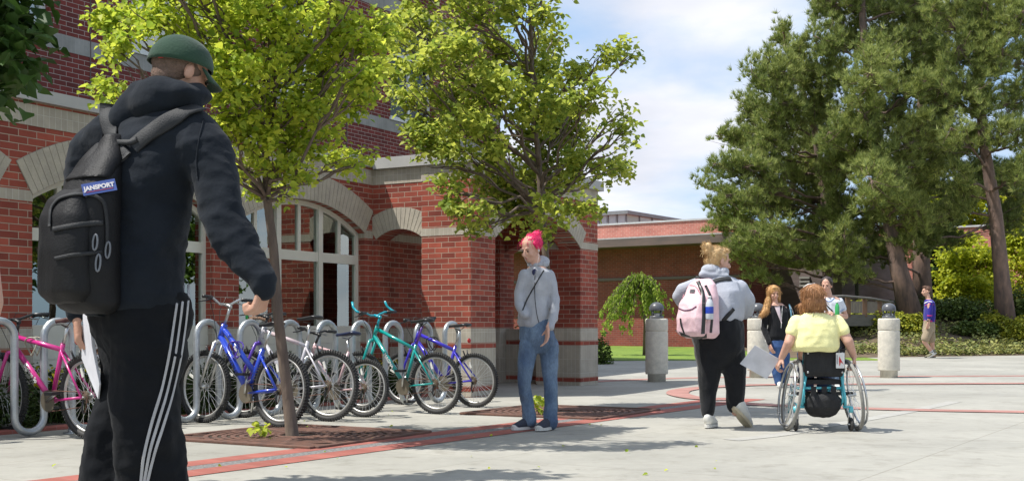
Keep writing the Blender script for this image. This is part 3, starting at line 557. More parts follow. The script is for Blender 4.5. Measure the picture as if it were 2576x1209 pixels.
# tree grates
for nm, c, lab in (('tree_grate', Vector((-1.72, 9.62, 0)), 'rusty square iron grate around the maple by the bike racks'), ('tree_grate', Vector((.52, 12.35, 0)), 'rusty square iron grate around the maple behind the pink haired woman')):
    T = thing(nm, lab, 'tree grate', c, math.atan2(U.y, U.x), 'tree grates'); S = .76
    f = MB(); 
    for a in (-1, 1): f.bbox(a * S - .03, a * S + .03, -S, S, .0, .022, .004); f.bbox(-S + .03, S - .03, a * S - .03, a * S + .03, .0, .021, .004)
    f.build('frame', M_iron, T)
    g = MB()
    for k in range(9):
        r = .17 + k * .07; pts = [(r * math.cos(2 * math.pi * j / 48), r * math.sin(2 * math.pi * j / 48), .01) for j in range(48)]; g.tube(pts, (.021, .006), 6, closed=True, flat=(0, 0, 1)) if False else g.tube(pts, [(.006, .023)] * 48, 6, closed=True, flat=(0, 0, 1))
    for k in range(12):
        a = math.pi * k / 6; d = Vector((math.cos(a), math.sin(a), 0)); e = min(S / max(abs(d.x), 1e-6), S / max(abs(d.y), 1e-6)); g.tube([d * .15 + Vector((0, 0, .009)), d * e + Vector((0, 0, .009))], [(.007, .02)] * 2, 6, flat=(0, 0, 1))
    for a in (-1, 1):
        for b_ in (-1, 1):
            for k in range(4): q = .52 + .055 * k; g.box(min(a * q, a * (q + .04)), max(a * q, a * (q + .04)), min(b_ * .45, b_ * .72), max(b_ * .45, b_ * .72), .0, .0125)
    g.build('grate_bars', M_iron, T)
    f = MB(); f.box(-S, S, -S, S, .0045, .006); f.build('soil', M_soil, T)
def sprout(base, h, n, label):
    T = thing('sprout', label, 'plant', base, 0); mb = MB()
    for k in range(5): limb(mb, (0, 0, 0), (random.uniform(-.07, .07), random.uniform(-.07, .07), h * random.uniform(.6, 1)), .003, .0015, 0, .05, 4)
    mb.build('stem', M_lf1, T); link('leaves', leaf_mesh('leaves', RNG.normal(0, 1, (n, 3)) * np.array([.045, .045, h * .22]) + np.array([0, 0, h * .65]), .055), M_lf1, T)
sprout(P(1357, 1030, 12.0) * Vector((1, 1, 0)).x if False else Vector((.268, 11.9, .02)), .19, 46, 'yellow green sprout growing from the grate between the pink haired woman\'s legs')
sprout(Vector((-1.98, 9.40, .02)), .10, 22, 'small yellow green sprout at the foot of the near maple trunk')
# ------- shrubs
M_bush = leafmat('dark_bush_leaves', (.07, .11, .018), (.025, .05, .012), .2, 3)
M_bushy = leafmat('yellow_flowers', (.75, .62, .03), (.45, .45, .05), .3, 3)
M_jun = leafmat('juniper_needles', (.17, .22, .045), (.05, .09, .02), .2, 1.5)
M_juny = leafmat('golden_juniper_needles', (.50, .48, .05), (.18, .23, .03), .3, 1.5)
M_yel = leafmat('yellow_green_leaves', (.66, .66, .05), (.28, .36, .03), .5, .6)
def bush(name, label, cat, base, rx, ry, rz, n, size, m, group=None, parts=None, kind=None, droop=.2):
    T = thing(name, label, cat, base, 0, group); p = unit_ell(n) * np.array([rx, ry, rz]); p[:, 2] = np.abs(p[:, 2]) * 1.0
    bumps = 1 + .22 * np.sin(p[:, 0] * 9 / max(rx, .5)) * np.cos(p[:, 1] * 7 / max(ry, .5)); p[:, 2] *= bumps
    link('foliage', leaf_mesh('foliage', p, size, droop=droop), m, T)
    s = MB()
    for k in range(9): limb(s, (0, 0, -.03), (random.uniform(-.7, .7) * rx, random.uniform(-.7, .7) * ry, rz * random.uniform(.5, .9)), .012, .004, 0, .05, 4)
    s.build('stems', M_bark, T); return T
L_ = ['below the leftmost window', 'behind the pink bicycle', 'behind the man in the green cap', 'below the window pier by the front blue bicycle', 'behind the wave rack loops near the middle', 'behind the white and purple bicycle', 'behind the teal bicycle', 'in the corner beside the porch']
for i, tt in enumerate((-6.3, -5.3, -4.3, -3.3, -2.4, -1.5, -.75, -.25)):
    bush('juniper_bush', 'low dark green bush ' + L_[i], 'bush', CC + U * tt + NN * .45 + Vector((0, 0, .02)), .62 if i < 7 else .3, .36, .52 if i < 5 else .44, 5200, .032, M_bush, 'dark bushes in the bed along the facade')
yf = RNG.uniform(0, 1, (420, 3)); cl = [(-5.6, .45), (-5.0, .5), (-4.4, .42), (-1.1, .42), (-.6, .45), (-2.2, .4)]
pts = np.array([CC + U * (cl[i % 6][0] + RNG.normal(0, .14)) + NN * (.62 + RNG.normal(0, .1)) + Vector((0, 0, cl[i % 6][1] + RNG.normal(0, .05))) for i in range(210)])
for k in range(6):
    T = thing('yellow_flowers', 'clump of yellow flowers in the bed ' + ['at the far left edge', 'behind the pink frame', 'behind the pink bicycle saddle', 'behind the teal bicycle frame', 'behind the last wave rack loops', 'behind the blue bicycle frame'][k], 'flowers', CC + U * cl[k][0] + NN * .6, 0, 'yellow flowers in the facade bed')
    b_ = np.array(T.location); link('petals', leaf_mesh('petals', pts[k::6] - b_, .042), M_bushy, T)
    s = MB(); 
    for q in range(6): limb(s, (random.uniform(-.1, .1), random.uniform(-.1, .1), 0.02), (random.uniform(-.15, .15), random.uniform(-.1, .1), cl[k][1]), .004, .002, 0, .04, 4)
    s.build('stems', M_bush, T)
bush('leafy_bush', 'green bush behind the low wall inside the porch opening', 'bush', Vector((.02, 19.9, 0)), .5, .4, 1.0, 1500, .05, leafmat('mid_green_leaves', (.12, .20, .02), (.04, .08, .01), .3))
bush('leafy_bush', 'small green bush peeking out right of the far porch pier', 'bush', Vector((1.9, 25.6, .1)), .28, .3, .62, 900, .05, MATS['mid_green_leaves'])
# weeping tree on the lawn
wb = P(1622, 865, 31); wb.z = gz(31); T = thing('weeping_tree', 'small weeping tree with drooping bright leaves on the lawn behind the first bollard', 'tree', wb, 0)
tr = MB(); tr.tube([(0, 0, 0), (.02, 0, .8), (-.05, 0, 1.6), (-.12, .0, 2.1)], [.06, .05, .045, .03], 8); PT = []
for k in range(46):
    a = random.uniform(0, 2 * math.pi); Rr = random.uniform(.3, 1.0); q = Vector((-.12 + math.cos(a) * Rr * 1.02 + (-.22 if math.cos(a) < 0 else 0), math.sin(a) * Rr * .6, random.uniform(.55, 1.35) + .5 * (1 - Rr)))
    st = Vector((-.1, 0, 1.95)); mid = st.lerp(q, .55) + Vector((0, 0, .75 - .25 * Rr)); ps = limb(tr, st, q, .012, .003, 0, .03, 8, mid)
    for p in ps[2:]:
        for j in range(16): PT.append(p + Vector((random.gauss(0, .028), random.gauss(0, .028), random.gauss(-.05, .05))))
tr.build('trunk', M_bark, T, True); link('crown', leaf_mesh('crown', np.array(PT), .075, droop=1.6, wide=.5), leafmat('weeping_leaves', (.42, .52, .07), (.16, .26, .03), .5), T)
# ------- planted bank on the right
def bank_h(x, y):
    e = ys(x); t_ = max(0, min(1, (y - e - .1) / 5.0)); s = t_ * t_ * (3 - 2 * t_); fx = max(0, min(1, (x - 7.2 - (y - 31) * .12) / 2.6)); fx = fx * fx * (3 - 2 * fx)
    return gz(y) + .012 + fx * (s * .95 + .08 * t_ * noise.noise(Vector((x * .7, y * .7, 0))) + min(t_ * 12, 1) * .03)
M_mulch = mat('bank_soil', (.16, .11, .07), .95, (.09, .07, .04), 4, 8, .8, 60)
mb = MB(); xs = [6.8 + i * .45 for i in range(64)]; yy = [29.0 + j * .4 for j in range(48)]
idx = [[mb.av((x, max(y, ys(x)), bank_h(x, max(y, ys(x))) if y > ys(x) - .4 else gz(y) - .01)) for x in xs] for y in yy]
for a, b_ in zip(idx, idx[1:]):
    for i in range(len(xs) - 1): mb.f.append((a[i], a[i + 1], b_[i + 1], b_[i]))
bk = mb.build('planted_bank', M_mulch, None, True); bk['kind'] = 'structure'
n = 26000; gx = RNG.uniform(8.6, 24, n); gy = RNG.uniform(0, 1, n) ** 1.3 * 7 + np.array([ys(x) + .12 for x in gx]); keep = np.array([noise.noise(Vector((x * .5, y * .9, 3))) > -.22 for x, y in zip(gx, gy)])
gp = np.array([(x, y, bank_h(x, y) + RNG.uniform(0, .16)) for x, y in zip(gx[keep], gy[keep])])
g = link('ground_cover', leaf_mesh('ground_cover', gp, .10, droop=.0, wide=.5), mat('ground_cover_leaves', (.34, .34, .10), .7, (.13, .16, .045), .9, 4, trans=.25, island=True)); tagp(g, 'low creeping juniper ground cover on the bank', 'ground cover', kind='stuff')
def onbank(px, Y): x = (px - 1288) / F0 * Y; return Vector((x, Y, bank_h(x, Y)))
sh = [(2215, 33.2, .95, .5, 1, 'behind the right side of the third bollard base'), (2165, 34.2, .8, .55, 1, 'just right of the wheelchair user at the bank edge'), (2300, 33.0, .6, .5, 1, 'between the third bollard and the man in shorts'), (2270, 35.5, .9, .5, 0, 'at the foot of the leaning pine trunk'), (2400, 35, 1.0, .55, 0, 'just right of the man in shorts'), (2455, 33.6, .8, .35, 0, 'low on the bank left of the golden shrub'),
 (2500, 33.8, .55, .55, 1, 'in front of the bare pine trunk'), (2560, 33.2, .62, .62, 1, 'at the right picture edge'), (2560, 35.5, .8, 1.0, 0, 'tall and pale flowered at the right picture edge'), (2330, 37, 1.1, .6, 0, 'behind the man in shorts'), (2420, 38, 1.2, .6, 0, 'in deep shade below the yellow tree'), (2200, 36.6, .9, .45, 0, 'below the footbridge')]
for px, Y, r_, h_, k, w_ in sh:
    bush('juniper_shrub', ('golden' if k else 'dark green') + ' spreading shrub ' + w_, 'shrub', onbank(px, Y), r_, r_ * .8, h_, 2600, .085, M_juny if k else M_jun, 'shrubs on the planted bank')
# ------- pines
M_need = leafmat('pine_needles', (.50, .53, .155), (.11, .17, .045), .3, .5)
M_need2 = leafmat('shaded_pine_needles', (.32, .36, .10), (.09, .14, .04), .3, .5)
M_brown = mat('dead_needles', (.30, .13, .05), .8)
def pine(label, base, tl, Y, ells, ntuft, m, size=.17, r0=.32, ds=1.5, w_=.018):
    b = Vector(base); T = thing('pine_tree', label, 'tree', b, 0, 'tall pines on the bank'); loc = lambda p: Vector(p) - b
    tr = MB(); tp = [loc(P(x, y, Y)) for x, y in tl]; tp[0].z = -.15; n = len(tp); rr = [r0 * (1 - .8 * i / (n - 1)) for i in range(n)]; rr[0] *= 1.25
    tp2 = []; 
    tr.tube(tp, rr, 14); cl = []
    for e in ells:
        x, y, rx, ry = e[:4]; dyv = e[4] if len(e) > 4 else random.uniform(-1.5, .7) * ds; s = F0 / (Y + dyv); c = loc(P(x, y, Y + dyv)); cl.append((c, rx / s, ry / s))
    PTS = []; AX = []; area = sum(c[1] * c[2] for c in cl); dense = [tp[0].lerp(tp[-1], 0)]
    segs = []
    for i in range(n - 1):
        for j in range(8): segs.append(tp[i].lerp(tp[i + 1], j / 8))
    for c, rx, rz in cl:
        h = min([s for s in segs if s.z < c.z + .2] or segs, key=lambda p: (p - c).length + abs(p.z - (c.z - (p - c).length * .25)))
        end = c + (c - h).normalized() * rx * .5; pts = limb(tr, h, end, .045, .012, 0, .03, 8, h.lerp(end, .5) - Vector((0, 0, .15)))
        k = max(4, int(ntuft * rx * rz / area)); nb = max(5, k // 7)
        for q in range(nb):       # branchlets ending in up-curved shoots with needle tufts
            o = unit_ell(1)[0] * np.array([rx, rx * .95, rz * 1.4]); e = c + Vector(o); s0 = pts[random.randint(3, 8)]
            bl = limb(tr, s0, e, .012, .004, -.05, .04, 5)
            for j in range(7):
                tt = random.uniform(.45, 1.05); p = s0.lerp(e, min(tt, 1)) + Vector((random.gauss(0, .10), random.gauss(0, .10), random.gauss(0.02, .10))); PTS.append(p)
                a = (e - s0).normalized() * .6 + Vector((random.gauss(0, .3), random.gauss(0, .3), 1.05 + random.gauss(0, .25))); AX.append(a.normalized())
    tr.build('trunk', M_pbark, T, True)
    link('crown', tuft_mesh('crown', np.array(PTS), size * 1.25, 30, .3, w_, np.array(AX)), m, T)
    dm = MB(); return T
pd = [(1965, 60, 10, 22), (1962, 100, 24, 26), (1935, 150, 30, 30), (2015, 110, 18, 30), (1995, 150, 36, 36), (1900, 190, 40, 40), (1960, 190, 60, 45), (2030, 190, 60, 50), (1885, 270, 45, 45), (1960, 270, 80, 50), (2050, 270, 70, 50), (1860, 350, 60, 40), (1950, 350, 90, 50), (2060, 350, 80, 55), (1815, 345, 35, 14), (1820, 420, 55, 35), (1900, 430, 80, 50), (2010, 430, 90, 55), (1775, 465, 34, 14), (1850, 500, 70, 40), (1950, 510, 90, 50), (2060, 500, 80, 50), (1830, 560, 60, 38), (1920, 590, 80, 45), (2030, 590, 80, 45), (1850, 630, 50, 26), (1960, 655, 80, 30), (1900, 690, 40, 18), (2060, 650, 60, 35), (2120, 600, 50, 40), (2110, 520, 60, 50), (1800, 520, 30, 25), (2100, 430, 50, 50)]
pine('broad dense pine on the left of the group, its low boughs hanging over the eave', (lambda v: Vector((v.x, v.y, gz(37))))(P(2083, 850, 37)), [(2083, 850), (2083, 700), (2075, 500), (2050, 330), (2010, 200), (1975, 110)], 37, pd, 8800, M_need, .17, .20, 2.0)
pa = [(2060, -10, 30, 60), (2085, 30, 50, 50), (2150, 10, 70, 50), (2230, 20, 70, 50), (2070, 100, 50, 50), (2150, 100, 80, 55), (2240, 100, 70, 55), (2100, 190, 60, 50), (2190, 200, 90, 55), (2280, 200, 60, 55), (2140, 290, 70, 50), (2240, 290, 80, 50), (2170, 380, 80, 50), (2280, 370, 80, 50), (2330, 300, 50, 50), (2200, 470, 90, 50), (2300, 460, 80, 50), (2190, 560, 80, 45), (2290, 545, 80, 40), (2360, 545, 40, 25), (2180, 630, 70, 35), (2270, 610, 60, 30), (2130, 680, 50, 20), (2150, -80, 80, 70), (2220, -100, 70, 70), (2170, -190, 60, 60), (2340, 400, 40, 40), (2320, 210, 40, 40), (2060, -10, 30, 30), (2160, 700, 26, 12), (2210, 420, 90, 50, -1.6), (2240, 500, 80, 40, -1.8), (2180, 300, 70, 50, -1.6), (2210, 150, 70, 60, -1.5), (2290, 100, 50, 50), (2300, 10, 40, 50), (2120, 420, 60, 45), (2100, 340, 50, 40)]
pine('tall full pine in the middle with a thick leaning reddish trunk', onbank(2290, 35), [(2296, 800), (2262, 680), (2240, 560), (2215, 420), (2190, 250), (2170, 50), (2165, -180)], 35, pa, 9500, M_need, .17, .30, 1.8)
pc = [(2400, 40, 60, 60), (2480, 30, 60, 60), (2560, 40, 60, 60), (2420, 130, 70, 60), (2510, 140, 70, 60), (2590, 150, 50, 60), (2380, 230, 60, 50), (2460, 240, 60, 50), (2560, 250, 60, 50), (2400, 330, 50, 40), (2520, 340, 60, 40), (2590, 350, 50, 50), (2560, 430, 50, 40), (2410, 430, 50, 26), (2360, 130, 40, 50), (2440, -60, 80, 60), (2540, -70, 70, 60), (2480, -170, 70, 60), (2390, -60, 40, 40), (2465, 60, 60, 60, -1.2), (2470, 160, 60, 50, -1.2), (2475, 260, 60, 45, -1.2), (2350, 30, 40, 50), (2350, 230, 40, 50), (2400, 520, 50, 25), (2450, 350, 60, 40), (2580, -10, 60, 60), (2430, 480, 40, 20)]
pine('open crowned pine with a bare tall trunk near the right edge', onbank(2532, 34.4), [(2532, 822), (2520, 700), (2505, 540), (2478, 380), (2460, 200), (2455, 0), (2470, -160)], 34.4, pc, 6000, M_need, .17, .26, 1.6)
pb = [(2330, 60, 50, 50), (2350, 160, 50, 50), (2370, 260, 50, 50), (2330, 350, 60, 50), (2400, 380, 60, 40), (2340, 450, 60, 45), (2430, 490, 60, 35), (2480, 440, 60, 40), (2370, 540, 60, 35), (2330, 600, 50, 35), (2300, 20, 50, 50), (2560, 540, 50, 40), (2390, 600, 40, 25), (2240, 640, 50, 26), (2560, 450, 60, 50)]
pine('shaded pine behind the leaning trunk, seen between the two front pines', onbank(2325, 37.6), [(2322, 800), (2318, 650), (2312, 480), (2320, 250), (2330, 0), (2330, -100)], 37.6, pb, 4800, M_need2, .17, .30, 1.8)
PL = np.array([(x, y, .008) for x, y in zip(RNG.uniform(-3.2, 1.5, 40), RNG.uniform(7, 13, 40))]); tagp(link('leaf_litter', leaf_mesh('leaf_litter', PL, .026, droop=0), M_lf1), 'small green leaves fallen on the paving near the maples', 'leaf litter', kind='stuff')
# yellow-green trees behind
def rtree(label, base, cl, n, size, m, r0=.1, grp='deciduous trees behind the pines', cat='tree', name='deciduous_tree'):
    T = thing(name, label, cat, base, 0, grp); tr = MB(); top = max(c[2] for c in cl); tr.tube([(0, 0, -.1), (.05, 0, top * .35), (0, 0, top * .6)], [r0, r0 * .8, r0 * .5], 8); PP = []
    A = sum(c[3] * c[4] for c in cl)
    for x, y, z, rx, rz in cl:
        limb(tr, (0, 0, top * .35), (x, y, z), r0 * .4, .01, 0, .05, 5); k = int(n * rx * rz / A); sub = unit_ell(max(6, k // 22)) * np.array([rx, rx, rz]) + np.array([x, y, z]); PP.append(sub[RNG.integers(0, len(sub), k)] + RNG.normal(0, 1, (k, 3)) * size * np.array([1.3, 1.3, .7]))
    tr.build('trunk', M_bark, T, True); link('crown', leaf_mesh('crown', np.concatenate(PP), size), m, T); return T
def onp(px, Y): v = P(px, 830, Y); v.z = gz(min(Y, 45)) + .2; return v
def cls(base, Y, el): return [((x - 1288) / F0 * (Y + d) - base.x, Y + d - base.y, EYE - (y - H0) / F0 * (Y + d) - base.z, rx * Y / F0, ry * Y / F0) for x, y, rx, ry, d in el]
b_ = onp(2450, 39.5); rtree('rounded yellow green tree between the pine trunks', b_, cls(b_, 39.5, [(2420, 640, 60, 30, 0), (2480, 650, 60, 35, .5), (2400, 690, 40, 40, 0), (2450, 720, 70, 40, -.4), (2500, 700, 40, 40, 0), (2400, 740, 36, 30, 0), (2490, 745, 40, 26, 0), (2430, 600, 30, 20, .3)]), 9000, .12, M_yel)
b_ = onp(2590, 44); rtree('yellow green tree at the right picture edge behind the bare pine', b_, cls(b_, 44, [(2570, 640, 50, 60, 0), (2590, 720, 50, 40, 0), (2560, 590, 40, 30, 0), (2600, 560, 60, 40, 1)]), 5000, .12, M_yel)
b_ = onp(2352, 41); rtree('small dark green tree behind the man in shorts', b_, cls(b_, 41, [(2350, 620, 34, 34, 0), (2362, 680, 40, 36, 0), (2345, 720, 28, 30, 0), (2360, 570, 26, 26, 0)]), 5000, .10, leafmat('dark_tree_leaves', (.07, .13, .02), (.03, .06, .015), .3))
b_ = onp(2360, 50); rtree('tall yellow green tree far behind the pine trunks', b_, cls(b_, 50, [(2330, 520, 50, 50, 0), (2400, 500, 60, 50, 0), (2470, 500, 60, 50, 0), (2540, 500, 60, 60, 0), (2370, 590, 60, 40, 0), (2300, 580, 30, 30, 0), (2440, 560, 60, 30, 1), (2300, 640, 26, 40, 1)]), 8000, .15, M_yel)
b_ = onp(2520, 52); rtree('dark green tree far behind the yellow green trees', b_, cls(b_, 52, [(2500, 620, 160, 90, 0), (2400, 700, 100, 90, 1), (2560, 720, 100, 80, 0), (2340, 760, 60, 60, 0)]), 9000, .17, MATS['dark_tree_leaves'])

for i, (x, y, lab) in enumerate(((21, 14, 'broad tree outside the frame on the right, nearest to the building windows'), (24, 19.5, 'broad tree outside the frame on the right, farther back'), (22.5, 8.5, 'broad tree outside the frame on the right, beside the camera'))):
    rtree(lab, Vector((x, y, 0)), [(random.uniform(-2.2, 2.2), random.uniform(-2.2, 2.2), random.uniform(2.4, 6.2), 1.3, 1.0) for k in range(20)], 7000, .2, MATS['mid_green_leaves'], .2, 'lawn trees opposite the building')
# ------------------------------------------------------------------ bollards, rack, bridge
M_bcon = mat('bollard_concrete', (.62, .585, .50), .9, (.50, .475, .41), 14, 8, .7, 60, fine=.12)
M_dome = mat('bollard_cap_paint', (.10, .105, .115), .35, (.08, .085, .095), 5)
M_lens = mat('bollard_lens', (.55, .55, .52), .25)
def bollard():
    T = thing('bollard', 'x', 'bollard', (0, 0, 0)); r = .178
    m = MB(); m.lathe([(r * .8, -.05), (r * .8, .115), (r * .985, .12), (r, .135), (r, .765), (r * .985, .775), (r * .96, .778), (r * .96, .798), (r * .99, .802), (r, .81), (r, .965), (r * .97, .985), (r * .9, .992), (.0, .993)], n=40); m.build('post', M_bcon, T, True)
    m = MB(); m.lathe([(.105, .993), (.108, 1.0), (.108, 1.03), (.095, 1.035), (0, 1.036)], n=28)
    for k in range(4): a = math.pi / 4 + math.pi / 2 * k; m.tube([(.088 * math.cos(a), .088 * math.sin(a), 1.03), (.098 * math.cos(a), .098 * math.sin(a), 1.125)], .012, 6)
    m.build('lamp_base', M_dome, T, True)
    m = MB(); m.lathe([(.085, 1.118), (.112, 1.115), (.116, 1.12), (.116, 1.15), (.108, 1.185), (.09, 1.215), (.06, 1.238), (.025, 1.249), (0, 1.25)], n=32); m.build('dome', M_dome, T, True)
    m = MB(); m.ell((0, 0, 1.05), (.075, .075, .035)); m.build('lens', M_lens, T, True); return T
def dup(o, loc, label, group=None, rz=0, sc=1):
    r = o.copy(); COL.objects.link(r); r.location = loc; r.rotation_euler = (0, 0, rz); r['label'] = label; r.scale = (sc,) * 3
    if group: r['group'] = group
    for ch in list(o.children):
        c = ch.copy(); COL.objects.link(c); c.parent = r
        for g in ch.children: d = g.copy(); COL.objects.link(d); d.parent = c
    return r
B0 = bollard(); v = Vector(((1652 - 1288) / F0 * 18.8, 18.8, gz(18.8))); B0.location = v; B0['label'] = 'concrete bollard with dark dome lamp, leftmost of three, on the edge of the lawn path'; B0['group'] = 'concrete bollards with dome lamps'
dup(B0, Vector(((1907 - 1288) / F0 * 20, 20, gz(20))), 'concrete bollard half hidden behind the blonde girl in the black jacket', 'concrete bollards with dome lamps', 2)
dup(B0, Vector(((2236 - 1288) / F0 * 20, 20, gz(20))), 'concrete bollard with dark dome lamp, rightmost, beside the wheelchair user', 'concrete bollards with dome lamps', 4)
# wave rack: one continuous bent pipe
RA = Vector((-3.69, 9.86, 0)); RD = Vector((.581, .814, 0)); pts = []
T = thing('bicycle_rack', 'long wave shaped galvanised pipe bicycle rack in front of the building', 'bike rack', RA + RD * -.07, math.atan2(RD.y, RD.x))
c_ = -1.04; hi = .80; lo = .16; r_ = .13; m = MB(); pp = [(-1.17 - .0, 0, 0.0)]
x = -1.17
for k in range(13):
    cx = -1.04 + .52 * k
    pp += [(cx - r_, 0, lo + (hi - lo) * t_) for t_ in (0, .33, .66, 1)]
    pp += [(cx - r_ * math.cos(a), 0, hi + r_ * math.sin(a)) for a in [math.pi * j / 10 for j in range(1, 10)]]
    pp += [(cx + r_, 0, hi - (hi - lo) * t_) for t_ in (0, .33, .66, 1)]
    if k < 12: pp += [(cx + r_ + .13 - .13 * math.cos(a), 0, lo - .125 * math.sin(a)) for a in [math.pi * j / 10 for j in range(1, 10)]]
pp.append((-1.04 + .52 * 12 + r_, 0, 0)); m.tube(pp, .0305, 14); m.build('wave_pipe', M_galv, T, True)
m = MB()
for k, x_ in enumerate((-1.17, .52 * 2 - .0 - .91 - .0, 3.5, 5.33)): m.lathe([(.075, 0.0), (.075, .008), (.034, .0085), (.034, .03), (0, .031)], (x_, 0, 0), 20)
m.tube([(.13, 0, 0), (.13, 0, .2)], .030, 12); m.build('foot_plate', M_galv, T, True)
# footbridge in front of the far wall
fbp = P(2150, 800, 32.5); T = thing('footbridge', 'low wooden footbridge with a metal handrail behind the wheelchair user', 'footbridge', Vector((fbp.x, 32.5, .9)))
def L3(px, py, Y): return P(px, py, Y) - T.location
m = MB(); ra = [L3(2040, 748, 31.0), L3(2120, 744, 31.8), L3(2190, 750, 32.6), L3(2246, 760, 33.4)]; m.tube(ra, [(.035, .05)] * 4, 8, flat=(0, 0, 1)); m.build('handrail', mat('dull_rail', (.15, .14, .13), .6), T, True)
m = MB(); de = [L3(2040, 800, 31.0), L3(2120, 796, 31.8), L3(2190, 796, 32.6), L3(2246, 797, 33.4)]
for a, b_ in zip(de, de[1:]): m.hexa([a + Vector((0, 0, -.25)), b_ + Vector((0, 0, -.25)), b_ + Vector((.6, 2.2, -.25)), a + Vector((.6, 2.2, -.25)), a + Vector((0, 0, .06)), b_ + Vector((0, 0, .06)), b_ + Vector((.6, 2.2, .06)), a + Vector((.6, 2.2, .06))])
m.build('deck', mat('grey_timber', (.13, .12, .10), .8, (.09, .085, .07), 3, stretch=(1, 1, 6)), T)
for i in range(6):
    t_ = i / 5; q = de[min(int(t_ * 3), 2)].lerp(de[min(int(t_ * 3), 2) + 1], t_ * 3 - min(int(t_ * 3), 2)); h = ra[min(int(t_ * 3), 2)].lerp(ra[min(int(t_ * 3), 2) + 1], t_ * 3 - min(int(t_ * 3), 2))
    m = MB(); m.box(q.x - .06, q.x + .06, q.y, q.y + .1, q.z, h.z - .03); m.build('rail_post', mat('brown_timber', (.16, .09, .05), .7), T)
    if i < 5: 
        q2 = de[min(int((t_ + .2) * 3), 2)].lerp(de[min(int((t_ + .2) * 3), 2) + 1], (t_ + .2) * 3 - min(int((t_ + .2) * 3), 2)); m = MB()
        for k in range(5): a = q.lerp(q2, (k + .6) / 5.8); m.box(a.x - .035, a.x + .035, a.y + .04, a.y + .06, a.z + .1, a.z + .42)
        m.build('slat_panel', mat('faded_timber', (.15, .135, .115), .8), T)
# ------------------------------------------------------------------ bicycles
WHEEL = {}
def wheel_meshes():
    if WHEEL: return WHEEL
    Rw = .335; m = MB(); n = 56; circ = lambda r, y=0: [(r * math.cos(2 * math.pi * j / n), y, r * math.sin(2 * math.pi * j / n)) for j in range(n)]
    m.tube(circ(Rw - .026), [(.024, .023)] * n, 10, closed=True, flat=(0, 1, 0))
    for j in range(72):
        a = 2 * math.pi * j / 72; c, s = math.cos(a), math.sin(a)
        for y, da in ((.012, 0), (-.012, .04), (.024, .02), (-.024, .06)):
            a2 = a + da; c, s = math.cos(a2), math.sin(a2); rr = Rw - (.003 if abs(y) < .02 else .012); t = Vector((-s, 0, c)); r_ = Vector((c, 0, s)); p = r_ * rr + Vector((0, y, 0)); w_ = Vector((0, .006, 0))
            m.hexa([p - t * .006 - w_ - r_ * .006, p + t * .006 - w_ - r_ * .006, p + t * .006 + w_ - r_ * .006, p - t * .006 + w_ - r_ * .006, p - t * .005 - w_ + r_ * .004, p + t * .005 - w_ + r_ * .004, p + t * .005 + w_ + r_ * .004, p - t * .005 + w_ + r_ * .004])
    WHEEL['tyre'] = m.mesh('tyre'); WHEEL['tyre'].materials.append(M_black)
    m = MB(); m.tube(circ(Rw - .058), [(.0125, .012)] * n, 8, closed=True, flat=(0, 1, 0)); WHEEL['rim'] = m.mesh('rim'); WHEEL['rim'].materials.append(mat('brushed_alloy', (.60, .59, .56), .4, metal=.6))
    m = MB(); m.tube([(0, -.035, 0), (0, .035, 0)], .016, 10); m.tube([(0, -.03, 0), (0, -.026, 0)], .026, 12); m.tube([(0, .026, 0), (0, .03, 0)], .026, 12); m.tube([(0, -.06, 0), (0, .06, 0)], .006, 8); WHEEL['hub'] = m.mesh('hub'); WHEEL['hub'].materials.append(M_steel)
    m = MB()
    for j in range(32):
        a = 2 * math.pi * j / 32; b = a + (.55 if (j // 2) % 2 else -.55); y = .026 if j % 2 else -.026
        m.tube([(.024 * math.cos(b), y, .024 * math.sin(b)), ((Rw - .07) * math.cos(a), 0, (Rw - .07) * math.sin(a))], .0017, 4, cap=False)
    WHEEL['spokes'] = m.mesh('spokes'); WHEEL['spokes'].materials.append(mat('spoke_steel', (.80, .80, .78), .3, metal=.7))
    for k in ('tyre', 'rim', 'hub'): WHEEL[k].polygons.foreach_set('use_smooth', [True] * len(WHEEL[k].polygons))
    return WHEEL
